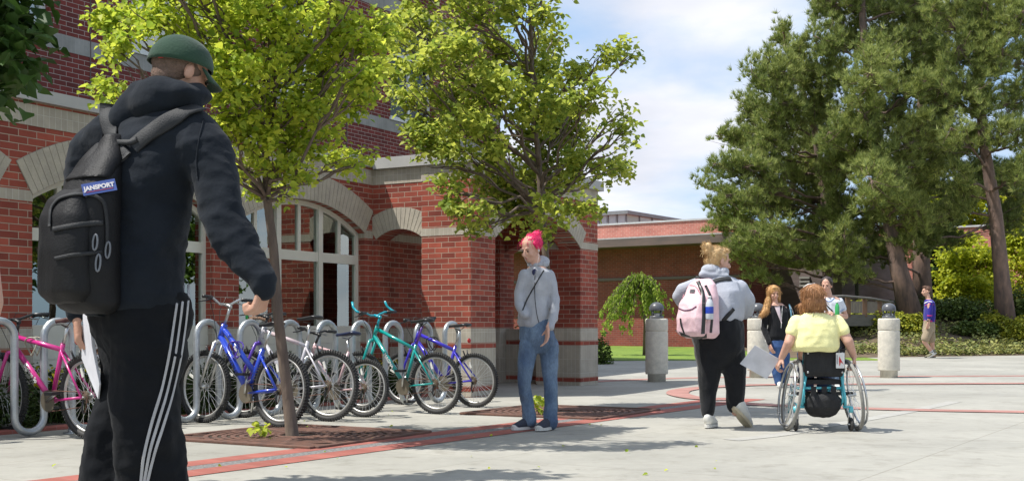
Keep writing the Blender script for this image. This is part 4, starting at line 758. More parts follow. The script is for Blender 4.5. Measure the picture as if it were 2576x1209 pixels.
def bicycle(label, rear, front, fm, saddle_m=M_blackp, Rw=.335, top=(.80, .86), seat=(.24, .98), step=False, bar_m=M_blackp, lean=2, thick=.017, bullhorn=None, cass=True, fork_m=None, seat_h=None, accents=None, grip_rise=.0, text=None, lock=None, red_light=False, post_m=None):
    rear = Vector(rear); front = Vector(front); d = front - rear; wb = d.length; T = thing('bicycle', label, 'bicycle', rear, math.atan2(d.y, d.x), 'bicycles locked to the wave rack'); T.rotation_euler = (R(lean), 0, math.atan2(d.y, d.x))
    W = wheel_meshes(); s = Rw / .335; hs = wb / 1.04
    bb = Vector((.42 * hs, 0, .29 * s)); st = Vector((.27 * hs, 0, (.72 if not step else .66) * s)); ht = Vector(((wb - .235), 0, top[1] * s)); hb = Vector((wb - .185, 0, (top[1] - .13) * s)); rh = Vector((0, 0, Rw)); fh = Vector((wb, 0, Rw))
    for nm, h, a in (('rear_wheel', rh, .3), ('front_wheel', fh, 1.1)):
        w_ = bpy.data.objects.new(nm, W['rim']); COL.objects.link(w_); w_.parent = T; w_.location = h; w_.scale = (s, s, s); w_.rotation_euler = (0, a, 0)
        for k in ('tyre', 'hub', 'spokes'): q = bpy.data.objects.new(k, W[k]); COL.objects.link(q); q.parent = w_
        if nm == 'rear_wheel' and cass:
            q = MB()
            for i in range(6): q.tube([(0, .02 + i * .004, 0), (0, .022 + i * .004, 0)], .052 - i * .006, 18)
            q.build('cassette', mat('dull_gears', (.28, .24, .18), .5, metal=.7), w_)
        q = MB(); q.box(-.012, .012, -.004, .004, .16, .235); q.build('reflector', mat('spoke_reflector', (.75, .74, .68), .3), w_)
    m = MB(); tt = st if not step else Vector((bb.x * .55 + st.x * .45, 0, .30 * s + .16))
    dn0 = hb + (ht - hb) * .2; m.tube([dn0, bb], [thick * 1.25] * 2, 12); m.tube([bb, st + (st - bb).normalized() * .03], thick, 12)
    tfr = hb + (ht - hb) * .78; te = st - (st - bb).normalized() * .02 if not step else bb.lerp(st, .48); m.tube([tfr, te], thick * 1.05, 12)
    m.tube([hb, ht + (ht - hb) * .06], thick * 1.2, 12)
    for y in (-1, 1):
        m.tube([st - (st - bb).normalized() * .03 + Vector((0, .012 * y, 0)), rh + Vector((0, .062 * y, 0))], thick * .5, 8); m.tube([bb + Vector((0, .03 * y, 0)), rh + Vector((0, .062 * y, 0))], thick * .55, 8)
    m.tube([bb + Vector((0, -.037, 0)), bb + Vector((0, .037, 0))], .022, 12); FR = m.build('frame', fm, T, True)
    m = MB(); crown = hb - (ht - hb).normalized() * .03
    m.tube([hb, crown], thick * 1.1, 10); m.tube([crown + Vector((0, -.055, 0)), crown + Vector((0, .055, 0))], .016, 8)
    for y in (-1, 1): m.tube([crown + Vector((0, .052 * y, 0)), crown.lerp(fh, .55) + Vector((.01, .055 * y, 0)), fh + Vector((0, .055 * y, 0))], [.016, .014, .010], 8)
    m.build('fork', fork_m or fm, T, True)
    # bars
    bh = ht + (ht - hb).normalized() * (.10 + grip_rise); stemf = bh + Vector((.075, 0, .02))
    m = MB(); m.tube([ht, bh], .013, 8); m.tube([bh - Vector((.01, 0, 0)), stemf], .015, 8); m.tube([bh + Vector((0, 0, -.015)), bh + Vector((0, 0, .012))], .019, 10)
    w2 = .29; rise = .03 + grip_rise * .3
    bp = [stemf + Vector((-.05, -w2, rise)), stemf + Vector((-.01, -.16, rise)), stemf + Vector((.0, -.06, 0)), stemf, stemf + Vector((0, .06, 0)), stemf + Vector((-.01, .16, rise)), stemf + Vector((-.05, w2, rise))]
    m.tube(bp, .0115, 8); HB = m.build('handlebar', bar_m, T, True)
    for y in (-1, 1):
        m = MB(); a = stemf + Vector((-.028, .18 * y, rise)); b = stemf + Vector((-.052, (w2 + .01) * y, rise)); m.tube([a, b], .0165, 10); m.build('grip', M_blackp, HB, True)
        m = MB(); m.tube([stemf + Vector((.0, .15 * y, rise - .005)), stemf + Vector((.045, .19 * y, rise - .03)), stemf + Vector((.04, .27 * y, rise - .04))], [.012, .007, .006], 6); m.build('brake_lever', M_steel if y < 0 else M_blackp, HB, True)
        m = MB(); m.tube([stemf + Vector((.01, .14 * y, rise)), stemf + Vector((.10, .1 * y, rise + .02)), stemf + Vector((.11, .04 * y, -.06)), hb + Vector((.03, .02 * y, .04)), crown + Vector((.02, .0, -.02))], .0028, 5); m.build('cable', M_blackp, HB, True)
        if bullhorn:
            m = MB(); a = stemf + Vector((-.05, w2 * y, rise)); m.tube([a, a + Vector((.05, .0, .02)), a + Vector((.10, -.01 * y, .06)), a + Vector((.12, -.02 * y, .115))], .0125, 8); m.build('bar_end', bullhorn, HB, True)
    # saddle
    sp = Vector((seat[0] * hs, 0, seat[1] * s)); m = MB(); m.tube([st, sp - Vector((0, 0, .05))], .0135, 8); SP = m.build('seat_post', post_m or M_steel, T, True)
    m = MB(); secs = [(-.125, .045, .0), (-.115, .068, .012), (-.08, .076, .018), (-.03, .058, .010), (.03, .034, .004), (.09, .021, .0), (.13, .016, -.003), (.142, .009, -.008)]
    m.tube([sp + Vector((x, 0, z)) for x, w_, z in secs], [(.020 if w_ > .03 else .015, w_) for x, w_, z in secs], 12, flat=(0, 0, 1)); m.tube([sp + Vector((-.08, .03, -.01)), sp + Vector((-.02, .02, -.045)), sp + Vector((.06, .01, -.03))], .004, 5); m.build('saddle', saddle_m, T, True)
    # drivetrain
    m = MB()
    for i, rr in enumerate((.085, .068, .05)): m.tube([bb + Vector((0, .042 - i * .006, 0)), bb + Vector((0, .045 - i * .006, 0))], rr, 28)
    for k in range(28): a = 2 * math.pi * k / 28; p = bb + Vector((.087 * math.cos(a), .0435, .087 * math.sin(a))); m.box(p.x - .003, p.x + .003, p.y - .0015, p.y + .0015, p.z - .003, p.z + .003)
    m.build('chainring', mat('dull_gears', (.28, .24, .18), .5, metal=.7), T)
    ca = random.uniform(-.9, .9) + math.pi * .6
    for y in (-1, 1):
        m = MB(); e = bb + Vector((.17 * math.cos(ca) * y, .06 * y, .17 * math.sin(ca) * y)); m.tube([bb + Vector((0, .05 * y, 0)), e], [.013, .010], 8); CK = m.build('crank', M_steel, T, True)
        m = MB(); m.box(e.x - .045, e.x + .045, min(e.y, e.y + .09 * y) + .005, max(e.y, e.y + .09 * y), e.z - .012, e.z + .012); m.build('pedal', M_blackp, CK)
    m = MB(); ch = [bb + Vector((0, .043, .085)), rh + Vector((0, .035, .04)), rh + Vector((-.04, .035, 0)), rh + Vector((.0, .035, -.12)), rh + Vector((.05, .035, -.08)), bb + Vector((0, .043, -.085))]; m.tube(ch, .004, 5); m.build('chain', M_iron, T, True)
    m = MB(); m.tube([rh + Vector((.0, .045, -.02)), rh + Vector((.02, .045, -.09)), rh + Vector((.0, .045, -.13))], .009, 6); m.build('derailleur', M_blackp, T, True)
    for h, c in ((rh + Vector((.0, 0, Rw - .03)), st), (fh + Vector((0, 0, Rw - .03)), crown)):
        m = MB(); q = c.lerp(h, .62)
        for y in (-1, 1): m.tube([q + Vector((.0, .022 * y, -.05)), q + Vector((.02, .04 * y, .03))], .008, 6)
        m.build('brake', M_blackp, T, True)
    if red_light: m = MB(); m.ell(sp + Vector((-.12, .0, -.16)), (.015, .03, .03)); m.build('tail_light', mat('red_reflector', (.55, .01, .01), .2, coat=.5), T, True)
    if accents:
        m = MB(); a = tfr.lerp(te, .12); b = tfr.lerp(te, .85); m.tube([a, b], thick * 1.08, 12); m.build('frame_stripe', accents, T, True)
    if text:
        for s_, tube_, sz, mm_, side in text:
            a, b = (dn0, bb) if tube_ == 'down' else (tfr, te); x_ = (b - a).normalized(); off = thick * 1.30 if tube_ == 'down' else thick * 1.12
            # read from the side that faces the camera (bike's left or right)
            if side < 0: M_ = basis(-x_ if x_.x < 0 else x_, Vector((0, -1, 0)))
            else: M_ = basis(x_ if x_.x < 0 else -x_, Vector((0, 1, 0)))
            text_mesh('lettering', s_, sz, mm_, FR, a.lerp(b, .5) + Vector((0, off * side, 0)), M=M_, bold=.0012)
    if lock:
        m = MB(); 
        for k in range(2): c = tfr.lerp(te, .38) + Vector((0, .02 - .05 * k, -.04)); m.tube([c + Vector((.06 * math.cos(a), .02 * math.sin(a * 2), .075 * math.sin(a))) for a in [2 * math.pi * j / 18 for j in range(18)]], .006, 6, closed=True)
        m.build('cable_lock', lock, T, True)
    return T
def paint(n, c, c2=None): return mat(n, c, .3, c2 or tuple(x * .85 for x in c), 6, coat=.6)
M_wht = mat('white_decal', (.75, .74, .72), .5); W3 = lambda px, Y: (((px - 1288) / F0) * Y, Y, 0)
bicycle('magenta mountain bike locked at the left end of the rack', W3(226, 9.35), W3(10, 9.95), paint('magenta_paint', (.56, .02, .22)), mat('brown_saddle', (.10, .05, .045), .5), top=(.8, .83), seat=(.20, .93), lock=mat('cable_cover', (.35, .34, .26), .4), red_light=True, text=[('Bigfoot Sp', 'down', .05, M_wht, 1)], thick=.019, lean=-3)
bicycle('bright blue step through mountain bike at the rack, nearest the maple trunk', W3(704, 10.42), W3(511, 10.98), paint('blue_paint', (.015, .055, .48)), top=(.8, .90), seat=(.17, .90), step=True, bar_m=M_steel, fork_m=M_steel, grip_rise=.08, accents=None, text=[('Radius', 'top', .045, M_wht, 1), ('FALCON 600', 'down', .045, mat('navy_decal', (.01, .015, .08), .5), 1)], thick=.024, lock=mat('purple_cable', (.10, .04, .45), .4), lean=3)
bicycle('white and purple mountain bike with silver stays just right of the maple trunk', W3(826, 11.15), W3(612, 11.62), paint('silver_paint', (.52, .50, .54)), top=(.8, .88), seat=(.25, .96), fork_m=paint('purple_paint', (.1, .03, .42)), accents=paint('white_pink_paint', (.62, .50, .52)), thick=.018, lean=2)
bicycle('small red and white bicycle with a low dark blue saddle beside the teal one', W3(915, 11.68), W3(740, 12.1), paint('pink_white_paint', (.62, .42, .43)), mat('navy_saddle', (.012, .02, .06), .35), Rw=.285, top=(.8, .84), seat=(.28, .95), thick=.015, lean=4, fork_m=M_steel)
bicycle('teal mountain bike with curved turquoise bar ends', W3(1099, 12.1), W3(910, 12.62), paint('teal_paint', (.0, .30, .28)), Rw=.315, top=(.8, .95), seat=(.17, 1.0), bullhorn=paint('turquoise_paint', (.0, .34, .44)), bar_m=paint('turquoise_paint', (.0, .34, .44)), text=[('MAGNA', 'down', .05, M_wht, 1)], post_m=paint('violet_post', (.09, .02, .25)), lean=-2, thick=.017)
bicycle('blue violet mountain bike at the right end of the rack by the porch pier', W3(1196, 13.1), W3(1018, 13.6), paint('violet_blue_paint', (.045, .03, .48)), Rw=.30, top=(.8, .93), seat=(.19, 1.0), lean=-3, thick=.019, lock=M_blackp, red_light=True)
# ------------------------------------------------------------------ people
from mathutils.bvhtree import BVHTree
M_skin = mat('fair_skin', (.60, .36, .27), .5, (.55, .31, .225), 20, 4, .15, 90, spec=.35)
M_skin2 = mat('tanned_skin', (.47, .27, .19), .5, (.42, .22, .15), 20, 4, .15, 90, spec=.35)
M_eye = mat('dark_eye', (.03, .025, .02), .2); M_lip = mat('lips', (.42, .13, .12), .45)
class Fig:
    def __init__(s, name, label, cat, px, py, Y, group=None, z=None):
        b = P(px, py, Y); b.z = gz(Y) if z is None else z; s.b = b; s.Y = Y; s.T = thing(name, label, cat, b, 0, group)
    def q(s, px, py, dy=0): return P(px, py, s.Y + dy) - s.b
    def m(s, px): return px / F0 * s.Y
def limbs(mb, pts, rads):
    for a, b_, ra, rb in zip(pts, pts[1:], rads, rads[1:]): mb.cap(a, b_, ra, rb, 14)
def hframe(f, up=(0, 0, 1)):
    f = Vector(f).normalized(); up = Vector(up); u = (up - f * f.dot(up)).normalized(); r = f.cross(u); return Matrix((r, f, u)).transposed()
def head(mb, c, M, s=1, face=True):
    c = Vector(c); O = lambda x, y, z: c + M @ (Vector((x, y, z)) * s)
    E_ = lambda x, y, z, a, b_, d: mb.ell(O(x, y, z), (a * s, b_ * s, d * s), M)
    E_(0, -.012, .035, .074, .094, .083); E_(0, .022, -.03, .060, .070, .085); E_(0, .048, -.088, .033, .032, .026); E_(0, .03, -.08, .05, .045, .035)
    mb.cap(O(0, .088, .002), O(0, .110, -.034), .008 * s, .0125 * s); E_(0, .1, -.04, .016, .012, .009)
    E_(0, .089, -.060, .021, .011, .0055); E_(0, .087, -.069, .018, .011, .006)
    for x in (-1, 1): E_(.074 * x, -.004, -.014, .011, .018, .030); E_(.036 * x, .066, -.035, .022, .018, .022); E_(.03 * x, .083, .02, .024, .012, .007)
def face_bits(F, body, c, M, s=1, lips=True):
    c = Vector(c); O = lambda x, y, z: c + M @ (Vector((x, y, z)) * s)
    for x in (-1, 1):
        m = MB(); m.ell(O(.031 * x, .083, -.004), (.011 * s, .006 * s, .0055 * s), M, 10, 6); m.build('eye', M_eye, body, True)
        m = MB(); m.tube([O(.016 * x, .096, .016), O(.032 * x, .094, .021), O(.047 * x, .084, .014)], .0028 * s, 6); m.build('eyebrow', mat('brow_hair', (.12, .07, .04), .8), body, True)
    if lips: m = MB(); m.ell(O(0, .097, -.063), (.020 * s, .006 * s, .0055 * s), M, 12, 6); m.build('lips', M_lip, body, True)
def hand(mb, w_, d, n, side, curl=.45, s=1, spread=.0, thumb=.6):
    w_ = Vector(w_); d = Vector(d).normalized(); n = Vector(n); n = (n - d * n.dot(d)).normalized(); t = d.cross(n) * side   # t: towards the thumb
    kn = w_ + d * .085 * s
    for i in range(4):
        o = t * (.030 - .020 * i) * s; k = kn + o + n * (.003 if i in (1, 2) else -.001) * s; mb.cap(w_ + o * .55 + d * .01, k, .014 * s, .0115 * s, 10)
        L = (.042, .046, .043, .034)[i] * s; p = k; a = curl * .6
        for j, fct in enumerate((1, .66, .52)):
            dd = (d * math.cos(a) + n * math.sin(a) + t * spread * (1.2 - i)).normalized(); e = p + dd * L * fct; mb.cap(p, e, (.0095 - .001 * j) * s, (.0088 - .001 * j) * s, 8); p = e; a += curl * 1.1
    b_ = w_ + d * .022 * s + t * .026 * s; e = b_ + (d * .6 + t * .75 + n * .3).normalized() * .038 * s; mb.cap(b_, e, .0135 * s, .011 * s, 8); mb.cap(e, e + (d * .85 + t * (.25) + n * thumb).normalized() * .034 * s, .0105 * s, .008 * s, 8)
def shoe_mesh(F, heel, toe, up, mu, ms, w_=.045, h=.075, name='shoe', toe_cap=None, laces=None):
    heel = Vector(heel); toe = Vector(toe); x = (toe - heel); L = x.length; M = basis(x, up); O = lambda a, b_, c: heel + M @ Vector((a * L, b_, c))
    m = MB(); m.tube([O(t_, 0, z + .02) for t_, z in ((.0, h * .42), (.06, h * .5), (.2, h * .55), (.45, h * .42), (.7, h * .26), (.9, h * .16), (.985, h * .1))], [(h * .40, w_ * .55), (h * .55, w_ * .75), (h * .62, w_ * .78), (h * .50, w_ * .84), (h * .36, w_ * .98), (h * .25, w_ * .85), (h * .08, w_ * .4)], 16, flat=tuple(M @ Vector((0, 0, 1)))); S = m.build(name, mu, F.T, True)
    m = MB(); pts = []; n = 22
    for i in range(n):
        a = 2 * math.pi * i / n; t_ = .5 - .53 * math.cos(a); ww = w_ * (.82 + .28 * math.sin(max(0, t_ - .25) * 2.6)) * math.copysign(abs(math.sin(a)) ** .7, math.sin(a)); pts.append(O(t_, ww, .002))
    m.prism(pts, M @ Vector((0, 0, .024))); m.build('sole', ms, S)
    if toe_cap: m = MB(); m.ell(O(.88, 0, .028), (L * .13, w_ * .82, .022), M); m.build('toe_cap', toe_cap, S, True)
    if laces:
        for k in range(4): m = MB(); t_ = .38 + .11 * k; z = h * (.98 - .19 * k) + .014; m.tube([O(t_, -.02, z - .004), O(t_ + .02, 0, z + .004), O(t_, .02, z - .004)], .004, 5); m.build('lace', laces, S, True)
    return S
def bvh_of(objs):
    vs, fs = [], []
    for o in objs:
        k = len(vs); vs += [v.co.copy() for v in o.data.vertices]; fs += [tuple(i + k for i in p.vertices) for p in o.data.polygons]
    return BVHTree.FromPolygons(vs, fs)
def hit(F, bv, px, py):
    o = Vector((0, 0, EYE)) - F.b; d = (P(px, py, F.Y) - Vector((0, 0, EYE))).normalized(); h = bv.ray_cast(o, d)
    return (h[0], h[1]) if h[0] is not None else (F.q(px, py), Vector((0, -1, 0)))
def ribbon(F, bv, line, width, off, m, name, parent, n=5, thick=.003, up=None):
    """fabric band lying on a garment: follows its real surface"""
    L = []
    for (x0, y0), (x1, y1) in zip(line, line[1:]):
        for j in range(n): L.append((x0 + (x1 - x0) * j / n, y0 + (y1 - y0) * j / n))
    L.append(line[-1]); H = [hit(F, bv, *p) for p in L]; pos = [h[0] for h in H]; no = [h[1] for h in H]
    for _ in range(3): pos = [pos[0]] + [(pos[i - 1] + pos[i] * 2 + pos[i + 1]) / 4 for i in range(1, len(pos) - 1)] + [pos[-1]]; no = [no[0]] + [(no[i - 1] + no[i] * 2 + no[i + 1]).normalized() for i in range(1, len(no) - 1)] + [no[-1]]
    mb = MB(); rings = []
    for i, p in enumerate(pos):
        t_ = (pos[min(i + 1, len(pos) - 1)] - pos[max(i - 1, 0)]).normalized(); w_ = no[i].cross(t_).normalized(); ww = width[0] + (width[1] - width[0]) * i / (len(pos) - 1) if isinstance(width, tuple) else width
        a = p + no[i] * off; rings.append([mb.av(a - w_ * ww / 2), mb.av(a - w_ * ww / 2 * .85 + no[i] * thick), mb.av(a + w_ * ww / 2 * .85 + no[i] * thick), mb.av(a + w_ * ww / 2), mb.av(a - no[i] * thick)])
    for a, b_ in zip(rings, rings[1:]):
        for j in range(5): mb.f.append((a[j], a[(j + 1) % 5], b_[(j + 1) % 5], b_[j]))
    mb.f.append(tuple(rings[0])); mb.f.append(tuple(rings[-1][::-1])); return mb.build(name, m, parent, True)
def strands(mb, c, M, s, n, r, spread, seed=0): pass
def fabric(name, c, c2=None, sc=60, b=.35, sheen=.15): return mat(name, c, .93, c2 or tuple(x * .85 for x in c), 9, 5, b, sc, spec=.15, sheen=sheen, fine=.06)
Fd = lambda amp, sc, seed=0, st=(1, 1, .6): (lambda p: fold(p, amp, sc, seed, st))
def hairmat(name, c, c2): return mat(name, c, .5, c2, 30, 6, .8, 40, stretch=(3, 3, .5), spec=.5, lo=.3, hi=.7)
def locks(ho, flow, n, parent, m, ln=.05, r=.0012, lift=.0025, wild=.25):
    me = ho.data; mb = MB(); nv = len(me.vertices)
    for _ in range(n):
        v = me.vertices[random.randrange(nv)]; p = v.co.copy(); nn = v.normal.copy(); f = flow(p) if callable(flow) else Vector(flow); f = f + Vector([random.gauss(0, wild) for _ in range(3)]); pts = []
        for k in range(5):
            t_ = (f - nn * f.dot(nn)); 
            if t_.length < 1e-4: break
            pts.append(p + nn * (lift + .0012 * k * random.random())); p = p + t_.normalized() * ln / 4; h = bvx.find_nearest(p) if False else None; p = p - nn * (ln * ln / 16 * 3.5) * (k > 0)
        if len(pts) > 2: mb.tube(pts, [r, r, r, r * .8, r * .4][:len(pts)], 4, cap=False)
    return mb.build('hair_strands', m, parent)
# ============ man in the foreground
F = Fig('person', 'man in dark green cap, black hooded sweatshirt and striped track trousers walking away', 'person', 350, 830, 3.9, z=0)
q = F.q; fy = R(40); f_ = Vector((math.sin(fy), math.cos(fy), 0)); r_ = Vector((f_.y, -f_.x, 0)); MY = Matrix((r_, f_, Vector((0, 0, 1)))).transposed()
HM = hframe((.70, .62, -.36)); HC = q(457, 182)
m = MB(); head(m, HC, HM, .96); m.cap(q(437, 275, .0), q(452, 205, 0), .066, .056)
m.loft([(q(345, 780), .16, .10), (q(350, 600), .16, .10), (q(375, 420), .19, .10), (q(410, 320), .16, .085), (q(430, 280), .07, .06)], M=MY)
limbs(m, [q(515, 380, -.08), q(546, 480, -.13), q(572, 572, -.16), q(632, 668, -.20), q(665, 714, -.22)], [.05, .045, .04, .036, .028]); hand(m, q(668, 716, -.22), (-.30, .1, -.95), (-.85, .35, .1), 1, 1.45, .92)
limbs(m, [q(230, 385, .14), q(195, 600, .22), q(192, 792, .16)], [.06, .045, .028]); hand(m, q(192, 792, .16), (.12, -.1, -.98), (.75, .3, 0), -1, .75, 1.0)
limbs(m, [q(375, 840, -.06), q(368, 1070, -.04), q(395, 1440, .04)], [.09, .06, .045]); limbs(m, [q(335, 840, .08), q(302, 1080, .10), q(262, 1420, .15)], [.09, .06, .045])
body = blob(m, 'body', M_skin2, F.T, .0055, 3); face_bits(F, body, HC, HM, .96)
M_navy = fabric('navy_black_fleece', (.0125, .016, .022), (.009, .012, .017), 45, .3, .05)
m = MB(); m.loft([(q(332, 795), .165, .125), (q(333, 770), .195, .145), (q(335, 700), .20, .145), (q(340, 600), .195, .14), (q(350, 500), .193, .135), (q(368, 420), .196, .13), (q(385, 350), .192, .12), (q(405, 305), .165, .11), (q(420, 275), .11, .095)], M=MY)
limbs(m, [q(524, 385, -.09), q(546, 480, -.13), q(572, 575, -.16), q(630, 665, -.20), q(660, 708, -.22)], [.084, .073, .068, .055, .042]); m.cap(q(470, 345, -.06), q(524, 388, -.1), .095, .082)
m.cap(q(659, 706, -.22), q(668, 724, -.22), .042, .036)
limbs(m, [q(250, 390, .12), q(222, 500, .18), q(195, 600, .22), q(190, 740, .17), q(192, 785, .16)], [.098, .088, .075, .055, .040]); m.cap(q(305, 350, .05), q(250, 393, .12), .10, .09)
def ff(p):
    return fold(p, .019, 4.2, 1.3, (1, 1, 1.1)) + fold(p, .007, 10, 5.5, (1, .8, 1.9))
hood = blob(m, 'hooded_sweatshirt', M_navy, F.T, .009, 14, ff)
bvx = bvh_of([hood])
ribbon(F, bvx, [(265, 792), (330, 800), (400, 797), (470, 785)], .05, .001, M_navy, 'hem_rib', hood, 6, .004)
for ln_ in ([(512, 300), (500, 350), (494, 400), (498, 450)], [(262, 330), (250, 370), (246, 420)]): ribbon(F, bvx, ln_, .004, .0015, M_navy, 'seam', hood, 6, .002)
m = MB()
m.tube([q(428, 262) + MY @ Vector((.10 * math.cos(a), .082 * math.sin(a), .02 * math.sin(a) + .015)) for a in [math.pi * 2 * t_ / 24 for t_ in range(24)]], .045, 12, closed=True)
m.ell(q(400, 235, -.05), (.10, .08, .06), MY); m.ell(q(385, 262, -.05), (.10, .075, .06), MY); m.cap(q(352, 232, -.02), q(455, 228, -.10), .045, .04); m.cap(q(455, 228, -.10), q(488, 262, -.06), .04, .035); m.cap(q(345, 250), q(310, 300, -.02), .05, .05)
hd = blob(m, 'hood', M_navy, hood, .008, 22, Fd(.011, 6.5, 7, (.55, .55, 1.9)))
M_trk = fabric('black_track_fabric', (.008, .009, .011), (.006, .007, .009), 80, .15, .03)
m = MB(); m.loft([(q(350, 740), .18, .13), (q(352, 800), .185, .14), (q(355, 840), .175, .135), (q(355, 900), .11, .09)], M=MY)
limbs(m, [q(382, 850, -.05), q(368, 960, -.05), q(368, 1080, -.04), q(385, 1250, .02), q(395, 1400, .04)], [.118, .112, .110, .115, .115]); limbs(m, [q(335, 850, .06), q(326, 960, .10), q(302, 1080, .10), q(276, 1250, .12), q(262, 1400, .15)], [.115, .104, .105, .105, .11])
trou = blob(m, 'track_trousers', M_trk, F.T, .010, 8, lambda p: fold(p, .020, 5, 3, (1, 1, .9)) + fold(p, .006, 13, 8, (1, 1, 1.5)))
bv = bvh_of([trou]); M_str = fabric('stripe_fabric', (.42, .42, .43))
for dx in (-15, 0, 15): ribbon(F, bv, [(463 + dx * .8, 715), (452 + dx, 800), (438 + dx, 900), (415 + dx, 1000), (392 + dx, 1080), (372 + dx * .8, 1150), (362 + dx * .5, 1215)], .0095, .004, M_str, 'stripe', trou, 6, .0015)
M_cap = fabric('green_cotton_twill', (.028, .060, .038), (.022, .048, .031), 120, .2)
m = MB(); rows = []; nn_ = 36
for i in range(13):
    t_ = i / 12 * 1.0
    row = []
    for j in range(nn_):
        a = 2 * math.pi * j / nn_; lim = 1.62 + .16 * (-math.sin(a)); ph = t_ * lim; row.append(m.av(HC + HM @ (Vector((.090 * math.sin(ph) ** .9 * math.cos(a), .108 * math.sin(ph) ** .9 * math.sin(a) - .012, .098 * math.cos(ph) + .019 - .010 * t_ * (-math.sin(a)))) * .955)))
    rows.append(row)
for a, b_ in zip(rows, rows[1:]):
    for j in range(nn_): m.f.append((a[j], a[(j + 1) % nn_], b_[(j + 1) % nn_], b_[j]))
capo = m.build('cap', M_cap, F.T, True); sm = capo.modifiers.new('solid', 'SOLIDIFY'); sm.thickness = .004
m = MB(); up_, lo_ = [], []
for i in range(9):
    for j in range(13):
        a = math.pi * (.14 + .72 * j / 12); k = i / 8; x = .080 * math.cos(a) * (1 + .02 * k); y = .093 * math.sin(a) * 1.0 - .01 + k * .062 * math.sin(a) ** .6; z = .024 - .020 * k - .30 * abs(x) * (.25 + k * .5) * abs(x) / .08
        up_.append(m.av(HC + HM @ Vector((x, y, z))))
for i in range(8):
    for j in range(12): a = i * 13 + j; m.f.append((up_[a], up_[a + 1], up_[a + 14], up_[a + 13]))
br = m.build('brim', M_cap, capo, True); sm = br.modifiers.new('solid', 'SOLIDIFY'); sm.thickness = .004
m = MB(); m.ell(HC + HM @ Vector((0, -.012, .113)), (.007, .007, .004)); m.build('button', M_cap, capo, True)
for k in range(6):
    a = math.pi / 3 * k + .5; m = MB(); m.tube([HC + HM @ (Vector((.0905 * math.sin(p) ** .9 * math.cos(a), .1085 * math.sin(p) ** .9 * math.sin(a) - .012, .0985 * math.cos(p) + .019)) * .955) for p in [.05 + 1.35 * i / 12 for i in range(13)]], .0013, 5); m.build('seam', M_cap, capo, True)
bc = bvh_of([capo]); p, n_ = hit(F, bc, 404, 137); MM = basis(Vector((0, 0, 1)).cross(n_).normalized(), n_)
t_ = MB(lambda v: p + n_ * .003 + MM @ v); t_.box(-.009, .009, .0, .012, 0, .001); t_.build('emblem', M_wht, capo); t_ = MB(lambda v: p + n_ * .003 + MM @ v); t_.box(-.008, .008, -.011, -.0005, 0, .001); t_.build('emblem_red', mat('emblem_red', (.45, .04, .03), .6), capo)
M_short = mat('cropped_hair', (.10, .065, .045), .9, (.16, .10, .075), 60, 4, .6, 200)
m = MB(); m.ell(HC + HM @ Vector((0, -.018, .018)), (.072, .0915, .080), HM); m.ell(HC + HM @ Vector((0, -.043, -.035)), (.055, .049, .053), HM)
hr = blob(m, 'hair', M_short, F.T, .006, 4)
# white folder in his left hand
m = MB(); A_ = q(214, 775, .12); m.prism([q(209, 775, .13), q(222, 772, .05), q(231, 870, .02), q(250, 965, .0), q(246, 1002, .03), q(205, 900, .16)], Vector((.004, .003, 0))); fo = m.build('paper_folder', mat('white_paper', (.62, .62, .66), .7)); fo.location = F.b; tagp(fo, 'white paper folder hanging from the left hand of the man in the green cap', 'folder')
# his backpack (world things share the figure's frame)
BP = thing('backpack', 'black backpack with a blue label worn by the man in the green cap', 'backpack', F.b)
M_nyl = mat('black_nylon', (.009, .009, .010), .6, (.007, .007, .008), 30, 5, .2, 160, spec=.25); M_nyl2 = mat('charcoal_webbing', (.015, .016, .018), .7, (.011, .012, .014), 60, 4, .3, 300)
sh_ = lambda px, py, b_: q(px, py) - f_ * b_
m = MB(); m.loft([(sh_(350, 788, .17), .10, .045), (sh_(350, 770, .18), .128, .075), (sh_(348, 700, .19), .135, .085), (sh_(348, 600, .19), .135, .085), (sh_(350, 520, .185), .13, .078), (sh_(355, 460, .17), .115, .062), (sh_(364, 410, .155), .085, .045), (sh_(374, 372, .14), .05, .03)], 28, MY)
bag = blob(m, 'main_bag', M_nyl, BP, .009, 6, Fd(.007, 8, 9))
m = MB(); m.loft([(sh_(345, 765, .24), .09, .04), (sh_(345, 740, .25), .115, .06), (sh_(345, 640, .255), .118, .065), (sh_(346, 560, .25), .115, .06), (sh_(348, 515, .24), .095, .045), (sh_(350, 492, .22), .06, .03)], 28, MY)
poc = blob(m, 'front_pocket', M_nyl, BP, .008, 5, Fd(.009, 9, 2))
bb_ = bvh_of([bag, poc]); bh_ = bvh_of([hood])
ribbon(F, bb_, [(135, 577), (170, 570), (215, 563), (258, 560)], .016, .003, M_nyl2, 'zip_band', poc, 6); ribbon(F, bb_, [(140, 650), (185, 640), (255, 634)], .012, .003, M_nyl2, 'zip_band', poc, 6)
ribbon(F, bb_, [(128, 570), (130, 525), (150, 500), (190, 490), (240, 492), (262, 508), (268, 560), (268, 620)], .012, .004, M_nyl2, 'piping', poc, 5, .004)
for (x, y, L_) in ((240, 590, 40), (268, 608, 42), (246, 640, 44)):
    p, n_ = hit(F, bb_, x, y); s = L_ / F0 * 3.6; m = MB(); pts = [p + n_ * .012 + Vector((.007 * math.sin(a) - .01 * (1 - math.cos(a)) * .2, 0, -s * .5 + s * .5 * math.cos(a))) for a in [2 * math.pi * j / 14 for j in range(14)]]
    m.tube(pts, .0032, 6, closed=True); m.build('zip_pull', mat('grey_cord', (.16, .17, .19), .6), poc, True)
p, n_ = hit(F, bb_, 250, 473); xax = (q(285, 462, 0) - q(212, 484, 0)).normalized(); MM = basis(xax - n_ * xax.dot(n_), n_)
